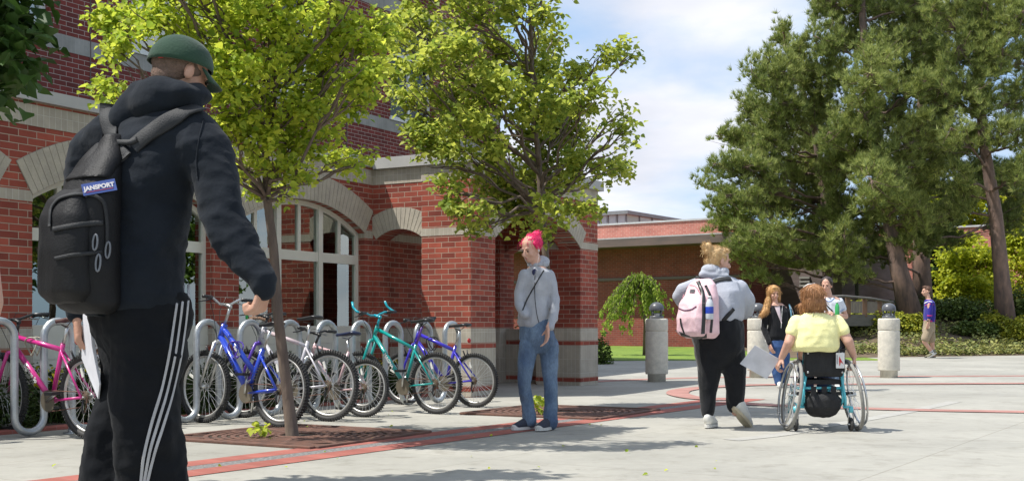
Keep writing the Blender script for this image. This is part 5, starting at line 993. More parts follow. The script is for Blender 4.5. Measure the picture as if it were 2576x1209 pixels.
t_ = MB(lambda v: p + n_ * .006 + MM @ v); t_.box(-.050, .050, -.019, .019, 0, .002); lb = t_.build('label_patch', mat('blue_patch', (.05, .09, .30), .7), bag)
text_mesh('lettering', 'JANSPORT', .019, mat('white_thread', (.70, .66, .66), .7), lb, p + n_ * .0085 + MM @ Vector((0, .001, 0)), M=MM, bold=.0009)
t_ = MB(lambda v: p + n_ * .008 + MM @ v); t_.box(-.04, .04, -.011, -.0095, 0, .001); t_.build('patch_line', mat('red_thread', (.45, .06, .06), .7), lb)
ribbon(F, bh_, [(272, 262), (270, 300), (284, 340), (300, 372), (318, 400)], .052, .006, M_nyl2, 'strap', BP, 6, .006); ribbon(F, bh_, [(500, 275), (470, 283), (425, 305), (375, 338), (335, 372)], .055, .006, M_nyl2, 'strap', BP, 6, .006)
ribbon(F, bvh_of([hood, bag]), [(294, 352), (310, 362), (332, 364), (352, 352)], .018, .012, M_nyl2, 'carry_handle', BP, 4, .006)
m = MB(); a = hit(F, bh_, 330, 372)[0] + Vector((0, -.01, 0)); m.loft([(sh_(368, 470, .21), .11, .05), (sh_(374, 420, .17), .085, .045), (sh_(378, 380, .14), .05, .04), (sh_(380, 350, .13), .025, .03)], 20, MY); blob(m, 'top_panel', M_nyl, BP, .008, 5, Fd(.004, 12, 5))
# ============ pink haired woman
F = Fig('person', 'woman with pink hair in a bun, grey zip hoodie and blue jeans by the porch', 'person', 1345, 1080, 10.2); q = F.q
fy = R(208); f_ = Vector((math.sin(fy), math.cos(fy), 0)); MY = hframe(f_); HM = hframe((-.66, -.72, -.32)); HC = q(1336, 625)
m = MB(); head(m, HC, HM, .98); m.cap(q(1350, 672, .02), q(1343, 640, .01), .052, .047); m.loft([(q(1344, 830), .10, .07), (q(1346, 740), .09, .06), (q(1350, 690), .11, .06), (q(1350, 670), .08, .05)], M=MY)
limbs(m, [q(1385, 692), q(1399, 750, -.03), q(1394, 795, -.10), q(1379, 822, -.17)], [.035, .028, .025, .022]); hand(m, q(1378, 824, -.17), (-.08, -.1, -1), (-.9, -.3, 0), 1, .35, .95)
limbs(m, [q(1319, 692, -.02), q(1307, 735, -.02), q(1308, 765, -.05), q(1320, 790, -.12)], [.035, .028, .025, .020])
limbs(m, [q(1330, 850), q(1320, 950, -.03), q(1334, 1060)], [.055, .04, .03]); limbs(m, [q(1376, 850, .02), q(1384, 955, .01), q(1384, 1060)], [.055, .04, .03])
body = blob(m, 'body', M_skin, F.T, .0055, 3); face_bits(F, body, HC, HM, .98)
M_gh = fabric('heather_grey_fleece', (.40, .41, .44), (.34, .35, .38), 60, .3)
m = MB(); m.loft([(q(1340, 822), .115, .095), (q(1340, 812), .135, .108), (q(1342, 795), .138, .112), (q(1346, 745), .122, .095), (q(1350, 705), .132, .092), (q(1352, 684), .120, .078), (q(1351, 670), .065, .055)], M=MY)
limbs(m, [q(1382, 692, .0), q(1396, 750, -.03), q(1394, 795, -.10), q(1384, 822, -.16)], [.048, .042, .038, .033]); limbs(m, [q(1321, 692, -.02), q(1307, 735, -.02), q(1306, 765, -.05), q(1320, 792, -.13)], [.054, .046, .044, .038])
hoo = blob(m, 'zip_hoodie', M_gh, F.T, .0075, 5, Fd(.008, 11, 2))
m = MB()
for t_ in range(12): a = 2 * math.pi * t_ / 12; m.ell(q(1353, 664, .02) + MY @ Vector((.075 * math.cos(a), .05 * math.sin(a) - .01, -.012 * math.sin(a))), (.028, .026, .026))
m.ell(q(1362, 658, .06), (.075, .055, .055)); m.ell(q(1352, 660, .03), (.07, .05, .035)); blob(m, 'hood', M_gh, hoo, .007, 4, Fd(.005, 14, 2))
M_jean = mat('worn_denim', (.15, .215, .30), .85, (.065, .105, .18), 4.5, 5, .35, 150, stretch=(1.6, 1, .7), fine=.15, lo=.38, hi=.62); 
m = MB(); m.loft([(q(1345, 800), .125, .095), (q(1348, 825), .145, .11), (q(1352, 850), .158, .125), (q(1353, 868), .14, .115), (q(1354, 888), .08, .08)], M=MY)
limbs(m, [q(1330, 868, -.02), q(1322, 920, -.05), q(1319, 965, -.04), (q(1326, 1010, 0)), q(1333, 1058, .01)], [.086, .072, .060, .055, .062]); limbs(m, [q(1380, 868, .03), q(1383, 920, .02), q(1386, 965, 0), q(1386, 1010, .01), q(1385, 1062, .0)], [.088, .074, .062, .058, .065])
je = blob(m, 'jeans', M_jean, F.T, .0075, 5, Fd(.007, 12, 4)); M_cv = fabric('charcoal_canvas', (.045, .05, .07)); M_rb = mat('white_rubber', (.62, .61, .57), .6)
shoe_mesh(F, q(1342, 1078, .04) * Vector((1, 1, 0)) if False else Vector((q(1342, 1080, .06).x, .06, .006)), Vector((q(1290, 1080, -.1).x, -.10, .006)), (0, 0, 1), M_cv, M_rb, .046, .085, laces=M_wht, toe_cap=M_rb); shoe_mesh(F, Vector((q(1390, 1080, .06).x, .06, .006)), Vector((q(1352, 1082, -.16).x, -.17, .006)), (0, 0, 1), M_cv, M_rb, .048, .085, laces=M_wht, toe_cap=M_rb)
M_pink = hairmat('pink_hair', (.85, .02, .16), (.62, .008, .09))
m = MB(); c = HC; O = lambda x, y, z: c + HM @ Vector((x, y, z)); m.ell(O(0, -.032, .040), (.0795, .090, .082), HM); m.ell(O(0, .01, .082), (.055, .045, .022), HM); m.ell(O(0, -.100, .090), (.042, .042, .040), HM); m.ell(O(.02, -.115, .09), (.025, .025, .025), HM)
for x in (-1, 1): m.cap(O(.070 * x, .02, .05), O(.078 * x, .012, .0), .013, .008)
ho = blob(m, 'hair', M_pink, F.T, .006, 3, Fd(.003, 24, 3, (1.4, 1.4, .5))); locks(ho, HM @ Vector((0, -1, .35)), 420, ho, M_pink, .045, .0012, .0008, .07)
for k in range(10): m = MB(); a = random.uniform(-1, 1); b0 = O(.07 * a, .05, .07 + .02 * random.random()); m.tube([b0, b0 + HM @ Vector((.012 * a, .02, -.02)), b0 + HM @ Vector((.025 * a + .01, .015, -.05 - .03 * random.random()))], .0016, 4); m.build('hair_strand', M_pink, F.T, True)
bv = bvh_of([hoo]); ribbon(F, bv, [(1346, 690), (1345, 745), (1350, 790), (1357, 816)], .006, .002, M_blackp, 'zip', hoo, 5, .002)
m = MB(); m.ell(hit(F, bv, 1345, 684)[0], (.022, .008, .03)); m.build('inner_top', mat('navy_jersey', (.03, .035, .09), .9), F.T, True)
bs = ribbon(F, bv, [(1368, 680), (1350, 710), (1336, 735), (1322, 760), (1315, 780)], .012, .003, M_blackp, 'crossbody_strap', hoo, 5, .003)
m = MB(); e1 = O(-.083, .0, -.02) if (HM @ Vector((-1, 0, 0))).x > 0 else O(.083, 0, -.02); m.ell(e1, (.008, .008, .010)); m.tube([e1, e1 + Vector((-.0, -.02, -.05)), q(1350, 672, -.10), q(1343, 700, -.135)], .0011, 4); m.tube([O(.078, .03, -.03) if e1.x > HC.x else O(-.078, .03, -.03), q(1322, 655, -.09), q(1338, 680, -.12)], .0011, 4); m.build('earphones', M_wht, F.T, True)
# ============ blonde woman with the pink backpack
F = Fig('person', 'blonde woman in a light grey hooded sweatshirt and black trousers carrying a pink backpack', 'person', 1812, 1075, 10.4); q = F.q
MY = hframe((.45, .89, 0)); HM = hframe((.93, .30, -.16)); HC = q(1808, 655)
m = MB(); head(m, HC, HM, 1.03); m.cap(q(1800, 705), q(1803, 670), .065, .058); m.loft([(q(1800, 860), .18, .16), (q(1800, 780), .19, .16), (q(1800, 715), .17, .1), (q(1800, 700), .1, .07)], M=MY)
limbs(m, [q(1862, 735, -.02), q(1884, 770, .05), q(1858, 796, .2)], [.05, .05, .03]); hand(m, q(1856, 797, .16), (-.2, .5, -.1), (-1, 0, -.2), 1, .8, .95); limbs(m, [q(1735, 720, .05), q(1712, 745, .12), q(1760, 790, .25)], [.05, .05, .03])
limbs(m, [q(1785, 900), q(1782, 980), q(1783, 1052)], [.09, .06, .035]); limbs(m, [q(1835, 900), q(1850, 970), q(1849, 1010, .06), q(1850, 1036, .06)], [.09, .06, .038, .034]); body = blob(m, 'body', M_skin, F.T, .006, 3); face_bits(F, body, HC, HM, 1.03)
M_gl = fabric('pale_grey_fleece', (.42, .44, .50), (.37, .39, .445), 60, .3)
m = MB(); m.loft([(q(1805, 812), .20, .18), (q(1805, 800), .225, .20), (q(1806, 770), .235, .20), (q(1806, 735), .225, .175), (q(1804, 710), .19, .13), (q(1802, 695), .12, .09)], M=MY)
limbs(m, [q(1858, 725, -.02), q(1878, 755, .0), q(1876, 782, .06), q(1856, 795, .16)], [.080, .078, .068, .048]); limbs(m, [q(1748, 722, .0), q(1720, 728, .02), q(1708, 745, .06), q(1730, 780, .2)], [.075, .065, .058, .05]); m.cap(q(1800, 710), q(1858, 728, -.02), .1, .082); m.cap(q(1800, 710), q(1748, 722, 0), .1, .078)
hoo = blob(m, 'hooded_sweatshirt', M_gl, F.T, .009, 5, Fd(.010, 8, 6))
m = MB()
for t_ in range(12): a = 2 * math.pi * t_ / 12; m.ell(q(1800, 688) + MY @ Vector((.09 * math.cos(a), .07 * math.sin(a), .015 * math.cos(a))), (.036, .034, .038))
m.ell(q(1788, 678, -.06), (.085, .045, .05)); m.cap(q(1768, 690, -.07), q(1826, 694, -.08), .035, .03); blob(m, 'hood', M_gl, hoo, .008, 4, Fd(.007, 12, 6))
M_blk = fabric('black_trouser_cloth', (.016, .017, .020), (.011, .012, .014)); m = MB(); m.loft([(q(1806, 795), .205, .19), (q(1806, 825), .226, .20), (q(1808, 855), .228, .195), (q(1810, 880), .205, .17), (q(1812, 905), .15, .13), (q(1812, 930), .08, .08)], M=MY)
limbs(m, [q(1786, 868, .0), q(1785, 900, .0), q(1784, 940, 0), q(1781, 985, 0), q(1781, 1033, 0)], [.142, .124, .100, .080, .068]); limbs(m, [q(1833, 868, .0), q(1840, 900, .01), q(1848, 935, -.02), q(1850, 975, .0), q(1849, 1018, .08)], [.142, .126, .104, .086, .076]); blob(m, 'trousers', M_blk, F.T, .009, 5, Fd(.010, 8, 5))
M_ws = mat('white_leather', (.72, .71, .66), .5); M_sol = mat('cream_sole', (.60, .52, .36), .6)
shoe_mesh(F, Vector((q(1776, 0).x, -.06, .006)), Vector((q(1797, 0, .16).x, .18, .006)), (0, 0, 1), M_ws, M_rb, .05, .10); shoe_mesh(F, q(1844, 1028, -.02), q(1884, 1078, .12), (.62, .42, .65), M_ws, M_sol, .05, .10)
M_bl = hairmat('blonde_hair', (.70, .50, .26), (.48, .30, .13)); c = HC; O = lambda x, y, z: c + HM @ (Vector((x, y, z)) * 1.03)
m = MB(); m.ell(O(0, -.028, .035), (.086, .098, .088), HM); m.ell(O(0, -.05, -.02), (.075, .07, .07), HM); m.ell(O(0, -.118, .085), (.05, .043, .048), HM); m.ell(O(.02, -.125, .055), (.03, .03, .03), HM); m.ell(O(0, .04, .085), (.06, .04, .03), HM); ho = blob(m, 'hair', M_bl, F.T, .007, 2, Fd(.008, 20, 1, (1.4, 1.4, .6))); locks(ho, HM @ Vector((0, -1, .2)), 520, ho, M_bl, .05, .0015, .0015, .2)
for k in range(12): m = MB(); b0 = O(random.uniform(-.04, .04), -.11, random.uniform(.03, .11)); m.tube([b0, b0 + HM @ Vector((random.uniform(-.02, .02), -.03, random.uniform(-.01, .02))), b0 + HM @ Vector((random.uniform(-.03, .03), -.05, random.uniform(-.04, .0)))], .002, 4); m.build('hair_strand', M_bl, F.T, True)
nb = MB(); nb.prism([q(1848, 775, .18), q(1862, 782, .10), q(1860, 826, .10), q(1850, 818, .18)], Vector((.012, .01, 0))); o = nb.build('notebook', mat('green_notebook', (.35, .48, .40), .7)); o.location = F.b; tagp(o, 'pale green notebook held by the blonde woman with the pink backpack', 'notebook')
BP = thing('backpack', 'pink backpack with black trim on the back of the blonde woman', 'backpack', F.b); M_pk = mat('pink_nylon', (.78, .54, .57), .5, (.70, .45, .49), 12, 5, .3, 120); bf = Vector((.45, .89, 0)); sh_ = lambda px, py, b_: q(px, py) - bf * b_
MB2 = hframe((.55, .83, 0))
m = MB(); m.loft([(sh_(1786, 850, .26), .13, .07), (sh_(1785, 838, .27), .170, .10), (sh_(1785, 800, .28), .172, .105), (sh_(1787, 750, .27), .155, .095), (sh_(1789, 718, .25), .12, .07), (sh_(1790, 703, .22), .07, .035)], 24, MB2); bag = blob(m, 'main_bag', M_pk, BP, .009, 5, Fd(.006, 11, 3))
m = MB(); m.loft([(sh_(1774, 845, .36), .11, .03), (sh_(1773, 835, .37), .13, .055), (sh_(1773, 800, .38), .132, .06), (sh_(1775, 765, .365), .12, .05), (sh_(1776, 745, .34), .085, .03)], 24, MB2); poc = blob(m, 'front_pocket', M_pk, BP, .008, 4, Fd(.007, 13, 4))
bb_ = bvh_of([bag, poc]); bh_ = bvh_of([hoo])
ribbon(F, bb_, [(1700, 832), (1720, 843), (1750, 848), (1778, 844)], .05, .002, M_blackp, 'bottom_trim', bag, 5, .003)
ribbon(F, bb_, [(1756, 708), (1768, 735), (1771, 780), (1768, 838)], .034, .003, M_blackp, 'side_zip', bag, 6, .004); ribbon(F, bb_, [(1775, 718), (1788, 745), (1792, 790), (1788, 836)], .022, .003, M_blackp, 'side_zip', bag, 6, .004)
ribbon(F, bb_, [(1708, 775), (1722, 781), (1740, 778), (1752, 770)], .010, .003, mat('plum_nylon', (.10, .02, .08), .6), 'pocket_trim', poc, 6); ribbon(F, bb_, [(1712, 800), (1714, 818), (1722, 838)], .016, .003, M_blackp, 'compression_strap', poc, 5)
p, n_ = hit(F, bb_, 1742, 732); MM = basis(Vector((0, 0, 1)).cross(n_), n_); t_ = MB(lambda v: p + n_ * .004 + MM @ v); t_.box(-.022, .022, -.016, .016, 0, .002); t_.build('label_patch', mat('dark_patch', (.05, .05, .06), .6), bag)
ribbon(F, bb_, [(1718, 750), (1722, 728), (1736, 716), (1752, 720), (1762, 740)], .008, .002, mat('rose_piping', (.50, .22, .27), .6), 'piping', bag, 5)
ribbon(F, bh_, [(1757, 694), (1757, 706), (1762, 722)], .05, .006, M_nyl2, 'strap', BP, 5, .006); ribbon(F, bh_, [(1838, 702), (1820, 702), (1800, 706), (1785, 716)], .045, .006, M_nyl2, 'strap', BP, 5, .006); ribbon(F, bh_, [(1845, 776), (1828, 796), (1808, 815)], .035, .006, M_nyl2, 'lower_strap', BP, 5, .005)
bo = thing('water_bottle', 'clear plastic water bottle with a blue label in the side pocket of the pink backpack', 'bottle', F.b + q(1785, 800, -.42)); M_pet = mat('clear_plastic', (.55, .58, .62), .12, (.5, .53, .57), 5); 
m = MB(); m.lathe([(.0, -.01), (.030, -.01), (.033, .0), (.033, .10), (.031, .125), (.022, .15), (.013, .165), (.013, .175)], n=20); m.build('bottle_body', M_pet, bo, True); m = MB(); m.lathe([(.0335, .04), (.0338, .042), (.0338, .095), (.0335, .097)], n=20); m.build('label_band', mat('blue_label', (.02, .06, .42), .4), bo, True); m = MB(); m.lathe([(.0155, .170), (.0155, .186), (0, .187)], n=16); m.build('bottle_cap', M_wht, bo, True)
text_mesh('lettering', 'AQUA', .018, M_wht, bo, (0, -.0345, .068), rot=(R(90), 0, 0)) if False else None
# ============ woman in the wheelchair
F = Fig('person', 'seated woman with auburn bobbed hair and yellow T-shirt pushing her wheelchair rims', 'person', 2070, 1085, 10.1); q = F.q
MY = hframe((0, 1, 0)); HM = hframe((-.12, .98, -.05)); HC = q(2043, 752, .02)
m = MB(); head(m, HC, HM, 1.0); m.cap(q(2050, 800), q(2046, 765), .06, .053); m.loft([(q(2050, 905, .06), .14, .08), (q(2050, 850), .15, .1), (q(2052, 805), .15, .08), (q(2052, 795), .08, .06)], M=MY)
limbs(m, [q(2000, 815), q(1985, 860, -.05), q(1966, 900, .05)], [.050, .042, .027]); hand(m, q(1969, 897, .05), (-.45, .15, -.75), (.75, .2, -.3), 1, .95, .98)
limbs(m, [q(2108, 815), q(2134, 858, -.06), q(2148, 896, .02)], [.052, .043, .028]); hand(m, q(2147, 893, .02), (.15, .15, -.95), (-.85, .1, -.1), -1, .95, .98)
limbs(m, [q(2030, 930, .1), q(2028, 925, .5), q(2030, 1015, .58)], [.07, .055, .04]); limbs(m, [q(2072, 930, .1), q(2074, 925, .5), q(2072, 1015, .58)], [.07, .055, .04]); body = blob(m, 'body', M_skin, F.T, .006, 3); face_bits(F, body, HC, HM)
M_yt = fabric('pale_yellow_jersey', (.84, .80, .40), (.80, .75, .36), 70, .25)
m = MB(); m.loft([(q(2050, 884, .0), .185, .13), (q(2050, 872), .205, .15), (q(2051, 845), .198, .145), (q(2052, 815), .190, .12), (q(2052, 797), .150, .09), (q(2050, 786), .085, .065)], M=MY); limbs(m, [q(2004, 808), q(1993, 832, -.03)], [.062, .058]); limbs(m, [q(2104, 808), q(2122, 832, -.04)], [.062, .058]); blob(m, 't_shirt', M_yt, F.T, .0075, 5, lambda p: fold(p, .006, 9, 3, (.8, 1, 1.2)))
M_au = hairmat('auburn_hair', (.44, .22, .09), (.25, .11, .045)); c = HC; m = MB(); O = lambda x, y, z: c + HM @ Vector((x, y, z)); m.ell(O(0, -.015, .038), (.094, .108, .092), HM); m.ell(O(0, -.03, -.03), (.100, .088, .085), HM); m.ell(O(.01, -.03, -.075), (.098, .075, .042), HM); m.cap(O(.085, .02, -.06), O(.08, .0, -.10), .03, .02); m.cap(O(-.085, .02, -.06), O(-.08, .0, -.10), .03, .02)
ho = blob(m, 'hair', M_au, F.T, .006, 3, Fd(.007, 15, 3, (2.2, 2.2, .35))); locks(ho, (0, 0, -1), 700, ho, M_au, .07, .0015, .002, .12); m = MB(); m.tube([O(-.075, .0, .10), O(-.04, -.02, .125), O(.02, -.02, .13)], .006, 6); m.build('hair_band', M_wht, F.T, True)
m = MB(); limbs(m, [q(2030, 925, .05), q(2028, 920, .5), q(2030, 1010, .6)], [.085, .075, .055]); limbs(m, [q(2072, 925, .05), q(2074, 920, .5), q(2072, 1010, .6)], [.085, .075, .055]); m.loft([(q(2050, 925, .14), .15, .11), (q(2050, 885, .12), .15, .10)], M=MY); blob(m, 'trousers', mat('navy_denim', (.03, .05, .13), .85), F.T, .009, 4, Fd(.006, 10, 2))
shoe_mesh(F, q(2028, 1030, .55), q(2026, 1030, .80), (0, 0, 1), M_ws, M_rb); shoe_mesh(F, q(2074, 1030, .55), q(2076, 1030, .80), (0, 0, 1), M_ws, M_rb)
sheet_ = MB(); sheet_.prism([q(1899, 868, .02), q(1961, 903, .06), q(1929, 953, .02), q(1861, 914, -.02)], Vector((.002, .004, .002))); o = sheet_.build('drawing_board', mat('grey_board', (.50, .50, .52), .5)); o.location = F.b; tagp(o, 'flat pale grey board held out in the left hand of the woman in the wheelchair', 'board')
WC = thing('wheelchair', 'manual wheelchair with turquoise frame and black seat back', 'wheelchair', F.b); M_tq = paint('turquoise_frame_paint', (.10, .52, .60)); M_gt = mat('grey_tyre', (.26, .255, .23), .8, (.20, .195, .18), 20)
for sx, xt, xb in ((-1, 2010, 1983), (1, 2133, 2163)):
    top = q(xt, 900); bot = Vector((q(xb, 0).x, 0, .0)); c = Vector(((top.x + bot.x) / 2, .0, .305)); W_ = bpy.data.objects.new('wheel', None); u = (Vector((top.x, 0, .61)) - Vector((bot.x, 0, 0))).normalized(); ax = u.cross(Vector((0, 1, 0))); Mw = Matrix((ax, Vector((0, 1, 0)), u)).transposed()
    yo = .06; C0 = c + Vector((0, yo, 0)); circ = lambda r, o, n=48: [C0 + Mw @ Vector((o, r * math.cos(2 * math.pi * j / n), r * math.sin(2 * math.pi * j / n))) for j in range(n)]
    m = MB(); m.tube(circ(.293, 0), .0155, 8, closed=True); W_ = m.build('wheel', M_gt, WC, True); m = MB(); m.tube(circ(.272, 0), [(.010, .009)] * 48, 6, closed=True); m.build('rim', M_steel, W_, True); m = MB(); os_ = .045 if (Mw @ Vector((1, 0, 0))).x * sx > 0 else -.045; m.tube(circ(.262, os_), .0095, 8, closed=True); m.build('hand_rim', M_steel, W_, True)
    m = MB()
    for j in range(24): a = 2 * math.pi * j / 24; o2 = .02 if j % 2 else -.02; m.tube([C0 + Mw @ Vector((o2, .02 * math.cos(a + .8), .02 * math.sin(a + .8))), C0 + Mw @ Vector((0, .268 * math.cos(a), .268 * math.sin(a)))], .0017, 4)
    m.tube([C0 + Mw @ Vector((-.035, 0, 0)), C0 + Mw @ Vector((.035, 0, 0))], .016, 10); m.build('spokes', MATS['spoke_steel'], W_)
    xs_ = q(2022 if sx < 0 else 2122, 0).x; m = MB(); fr_ = [q(2022 if sx < 0 else 2120, 985, .02), q(2024 if sx < 0 else 2118, 1048, .25)]
    X = q(2022 if sx < 0 else 2120, 0).x
    m.tube([(X, -.02, .71), (X, .0, .52), (X, .0, .36), (X, .02, .34), (X + .0, .45, .37)], .0125, 10); m.tube([(X, .0, .36), (X * 1.0, .0, .25), (X, .10, .20), (X, .42, .22), (X, .45, .37), (X, .55, .12)], .0115, 8); m.tube([(X - .02 * sx, -.015, .50), (X + .02 * sx, -.01, .27), (X + .02 * sx, -.01, .22)], .012, 8)
    m.build('side_frame', M_tq, WC, True); m = MB(); m.tube([(X, -.025, .50), (X, -.03, .74)], .0125, 10); m.build('back_post', M_blackp, WC, True)
    cx_ = q(2000 if sx < 0 else 2139, 0).x; m = MB(); m.tube([(X, -.0, .205), (cx_, -.02, .205), (cx_, -.02, .17)], .012, 8); m.tube([(cx_, -.02, .21), (cx_, -.02, .16)], .02, 10); m.build('caster_arm', M_tq, WC, True)
    m = MB(); m.tube([(cx_ - .022, -.02, .06), (cx_ - .022, -.02, .14), (cx_, -.02, .165), (cx_ + .022, -.02, .14), (cx_ + .022, -.02, .06)], .005, 6); m.tube([(cx_ - .03, -.02, .06), (cx_ + .03, -.02, .06)], .006, 6); m.build('caster_fork', M_steel, WC, True); m = MB(); m.tube([(cx_, -.02 + .045 * math.cos(a), .06 + .045 * math.sin(a)) for a in [2 * math.pi * j / 20 for j in range(20)]], [(.014, .013)] * 20, 8, closed=True); m.tube([(cx_ - .008, -.02, .06), (cx_ + .008, -.02, .06)], .035, 16); m.build('caster_wheel', M_black, WC, True)
m = MB(); xa, xb = q(2022, 0).x, q(2120, 0).x; m.tube([(xa, 0, .365), (xb, 0, .365)], .012, 8); m.tube([(xa, 0.12, .215), (xb, .12, .215)], .010, 8); m.build('cross_bar', M_tq, WC, True); m = MB(); m.tube([(q(1990, 0).x, .06, .315), (q(2150, 0).x, .06, .315)], .016, 10); m.build('axle', M_blackp, WC, True)
M_seat = mat('black_upholstery', (.016, .016, .017), .75, (.011, .011, .012), 20, 4, .4, 90); m = MB()
m.loft([(Vector(((xa + xb) / 2, -.02, .46)), .155, .020), (Vector(((xa + xb) / 2, -.03, .50)), .168, .028), (Vector(((xa + xb) / 2, -.035, .60)), .170, .026), (Vector(((xa + xb) / 2, -.035, .68)), .170, .022), (Vector(((xa + xb) / 2, -.03, .70)), .168, .012)], 28); sb_ = blob(m, 'seat_back', M_seat, WC, .008, 3, Fd(.006, 10, 8))
m = MB(); m.tube([(xa - .01, -.05, .695), (xb + .01, -.05, .695)], .009, 8); m.build('back_rail', M_blackp, WC, True)
m = MB(); cxm = (xa + xb) / 2; m.loft([(Vector((cxm, .05, .115)), .06, .05), (Vector((cxm, .05, .14)), .12, .09), (Vector((cxm, .04, .20)), .155, .11), (Vector((cxm, .03, .27)), .160, .10), (Vector((cxm, .02, .32)), .12, .07)], 24); ub = blob(m, 'under_seat_bag', M_seat, WC, .009, 4, Fd(.010, 9, 5))
for k in (-.09, 0, .08): m = MB(); m.box(cxm + k - .022, cxm + k + .022, -.035, -.03, .27, .38); m.build('bag_strap', M_seat, WC)
m = MB(); m.box(xa + .01, xb - .01, .0, .42, .395, .435); m.build('seat_cushion', M_seat, WC)
m = MB(); m.loft([(Vector((cxm, -.025, .71)), .16, .05), (Vector((cxm, -.02, .765)), .165, .055), (Vector((cxm, -.015, .78)), .15, .04)], 24); blob(m, 'back_pouch', M_seat, WC, .008, 4, Fd(.008, 10, 4))
m = MB(); m.box(cxm - .04, cxm + .07, -.083, -.07, .735, .752); m.build('folded_cloth', mat('grey_cloth', (.40, .38, .36), .8), WC)
for sx in (xa + .02, xb - .02):
    for z in (.66, .5): m = MB(); m.ell((sx, -.062, z), (.009, .005, .009)); m.build('rivet', M_steel, WC, True)
tg = Vector((q(2107, 0).x, -.085, .60)); m = MB(); m.bbox(tg.x - .036, tg.x + .036, tg.y, tg.y + .004, tg.z - .065, tg.z + .065, .002); TG = m.build('tag', M_wht, WC); m = MB(); m.tube([tg + Vector((-.01, 0, .06)), tg + Vector((-.008, .03, .14))], .002, 5); m.build('tag_string', M_steel, TG)
m = MB(); m.prism([tg + Vector(v) for v in ((-.008, -.002, .035), (.006, -.002, .005), (.03, -.002, -.035), (.004, -.002, -.012), (-.006, -.002, -.05), (-.012, -.002, -.005))], (0, .001, 0)); m.build('red_mark', mat('red_print', (.60, .02, .02), .5), TG); m = MB(); m.box(tg.x - .030, tg.x - .022, tg.y - .0015, tg.y - .001, tg.z - .03, tg.z + .045); m.build('grey_mark', mat('grey_print', (.3, .3, .32), .5), TG)
# ============ simple standing / walking people further back
def jeans_mat(): return MATS['worn_denim']
# blonde girl
F = Fig('person', 'smiling girl with long blonde hair, black track jacket and jeans walking towards the camera', 'person', 1955, 974, 17.3); q = F.q; MY = hframe((.1, -1, 0)); HM = hframe((.12, -1, -.08)); HC = q(1947, 738); S = .88
m = MB(); head(m, HC, HM, S); m.cap(q(1950, 768), q(1948, 750), .047, .043); m.loft([(q(1958, 850), .13, .09), (q(1957, 800), .11, .08), (q(1957, 772), .13, .07), (q(1953, 762), .08, .05)], M=MY)
limbs(m, [q(1988, 785), q(1998, 830), q(1990, 860, -.1)], [.035, .03, .02]); limbs(m, [q(1926, 785), q(1920, 830), q(1938, 868, -.12)], [.035, .03, .02]); hand(m, q(1936, 866, -.12), (.3, -.2, -.9), (.7, .4, 0), -1, .4, .85); hand(m, q(1990, 862, -.1), (-.1, -.2, -.9), (-.7, .4, 0), 1, .4, .85)
limbs(m, [q(1947, 880), q(1952, 925), q(1962, 962, .0)], [.06, .045, .03]); limbs(m, [q(1975, 880), q(1976, 925), q(1972, 962, .2)], [.06, .045, .03]); body = blob(m, 'body', M_skin, F.T, .0055, 3); face_bits(F, body, HC, HM, S)
M_bj = fabric('black_track_knit', (.015, .016, .019), (.011, .012, .014)); m = MB(); m.loft([(q(1957, 858), .135, .10), (q(1957, 845), .15, .115), (q(1957, 815), .14, .11), (q(1957, 785), .155, .10), (q(1956, 768), .11, .075)], M=MY); limbs(m, [q(1986, 782), q(1996, 825), q(1990, 855, -.08)], [.052, .045, .036]); limbs(m, [q(1928, 782), q(1921, 825), q(1935, 862, -.11)], [.052, .045, .036]); jk = blob(m, 'track_jacket', M_bj, F.T, .008, 4, Fd(.005, 13, 2))
bv = bvh_of([jk]); ribbon(F, bv, [(1968, 768), (1966, 800), (1963, 858)], .008, .002, M_wht, 'zip_trim', jk, 5); ribbon(F, bv, [(1988, 768), (1996, 790), (2003, 825)], .008, .003, M_wht, 'sleeve_stripe', jk, 5); ribbon(F, bv, [(1917, 790), (1914, 830), (1926, 858)], .008, .003, M_wht, 'sleeve_stripe', jk, 5); ribbon(F, bv, [(1985, 764), (1990, 785), (1993, 812)], .022, .006, mat('light_blue_strap', (.16, .34, .46), .7), 'bag_strap', jk, 4); ribbon(F, bv, [(1955, 770), (1960, 790), (1966, 812)], (.08, .012), .003, mat('pale_pink_top', (.72, .60, .63), .8), 'inner_top', jk, 5, .002)
m = MB(); m.loft([(q(1957, 850), .13, .10), (q(1958, 872), .15, .115), (q(1960, 885), .13, .10), (q(1960, 900), .07, .07)], M=MY); limbs(m, [q(1947, 892), q(1950, 925), (q(1958, 960, 0))], [.078, .064, .055]); limbs(m, [q(1974, 892), q(1975, 925), (q(1970, 958, .15))], [.078, .064, .055]); blob(m, 'jeans', mat('bright_denim', (.05, .12, .30), .85, (.03, .07, .19), 6, 5, .3, 120, fine=.12), F.T, .008, 4, Fd(.005, 13, 1))
shoe_mesh(F, Vector((q(1961, 0).x, .06, .006)), Vector((q(1957, 0).x, -.16, .006)), (0, 0, 1), M_ws, M_rb, .04, .07); shoe_mesh(F, Vector((q(1974, 0).x, .3, .03)), Vector((q(1972, 0).x, .07, .006)), (0, 0, 1), M_ws, M_rb, .04, .07)
m = MB(); c = HC; O = lambda x, y, z: c + HM @ (Vector((x, y, z)) * S); m.ell(O(0, -.028, .045), (.086, .096, .086), HM); m.ell(O(0, .05, .095), (.05, .03, .02), HM)
for x in (-1, 1): m.cap(O(.078 * x, .0, .04), O(.085 * x, -.01, -.08), .026, .030)
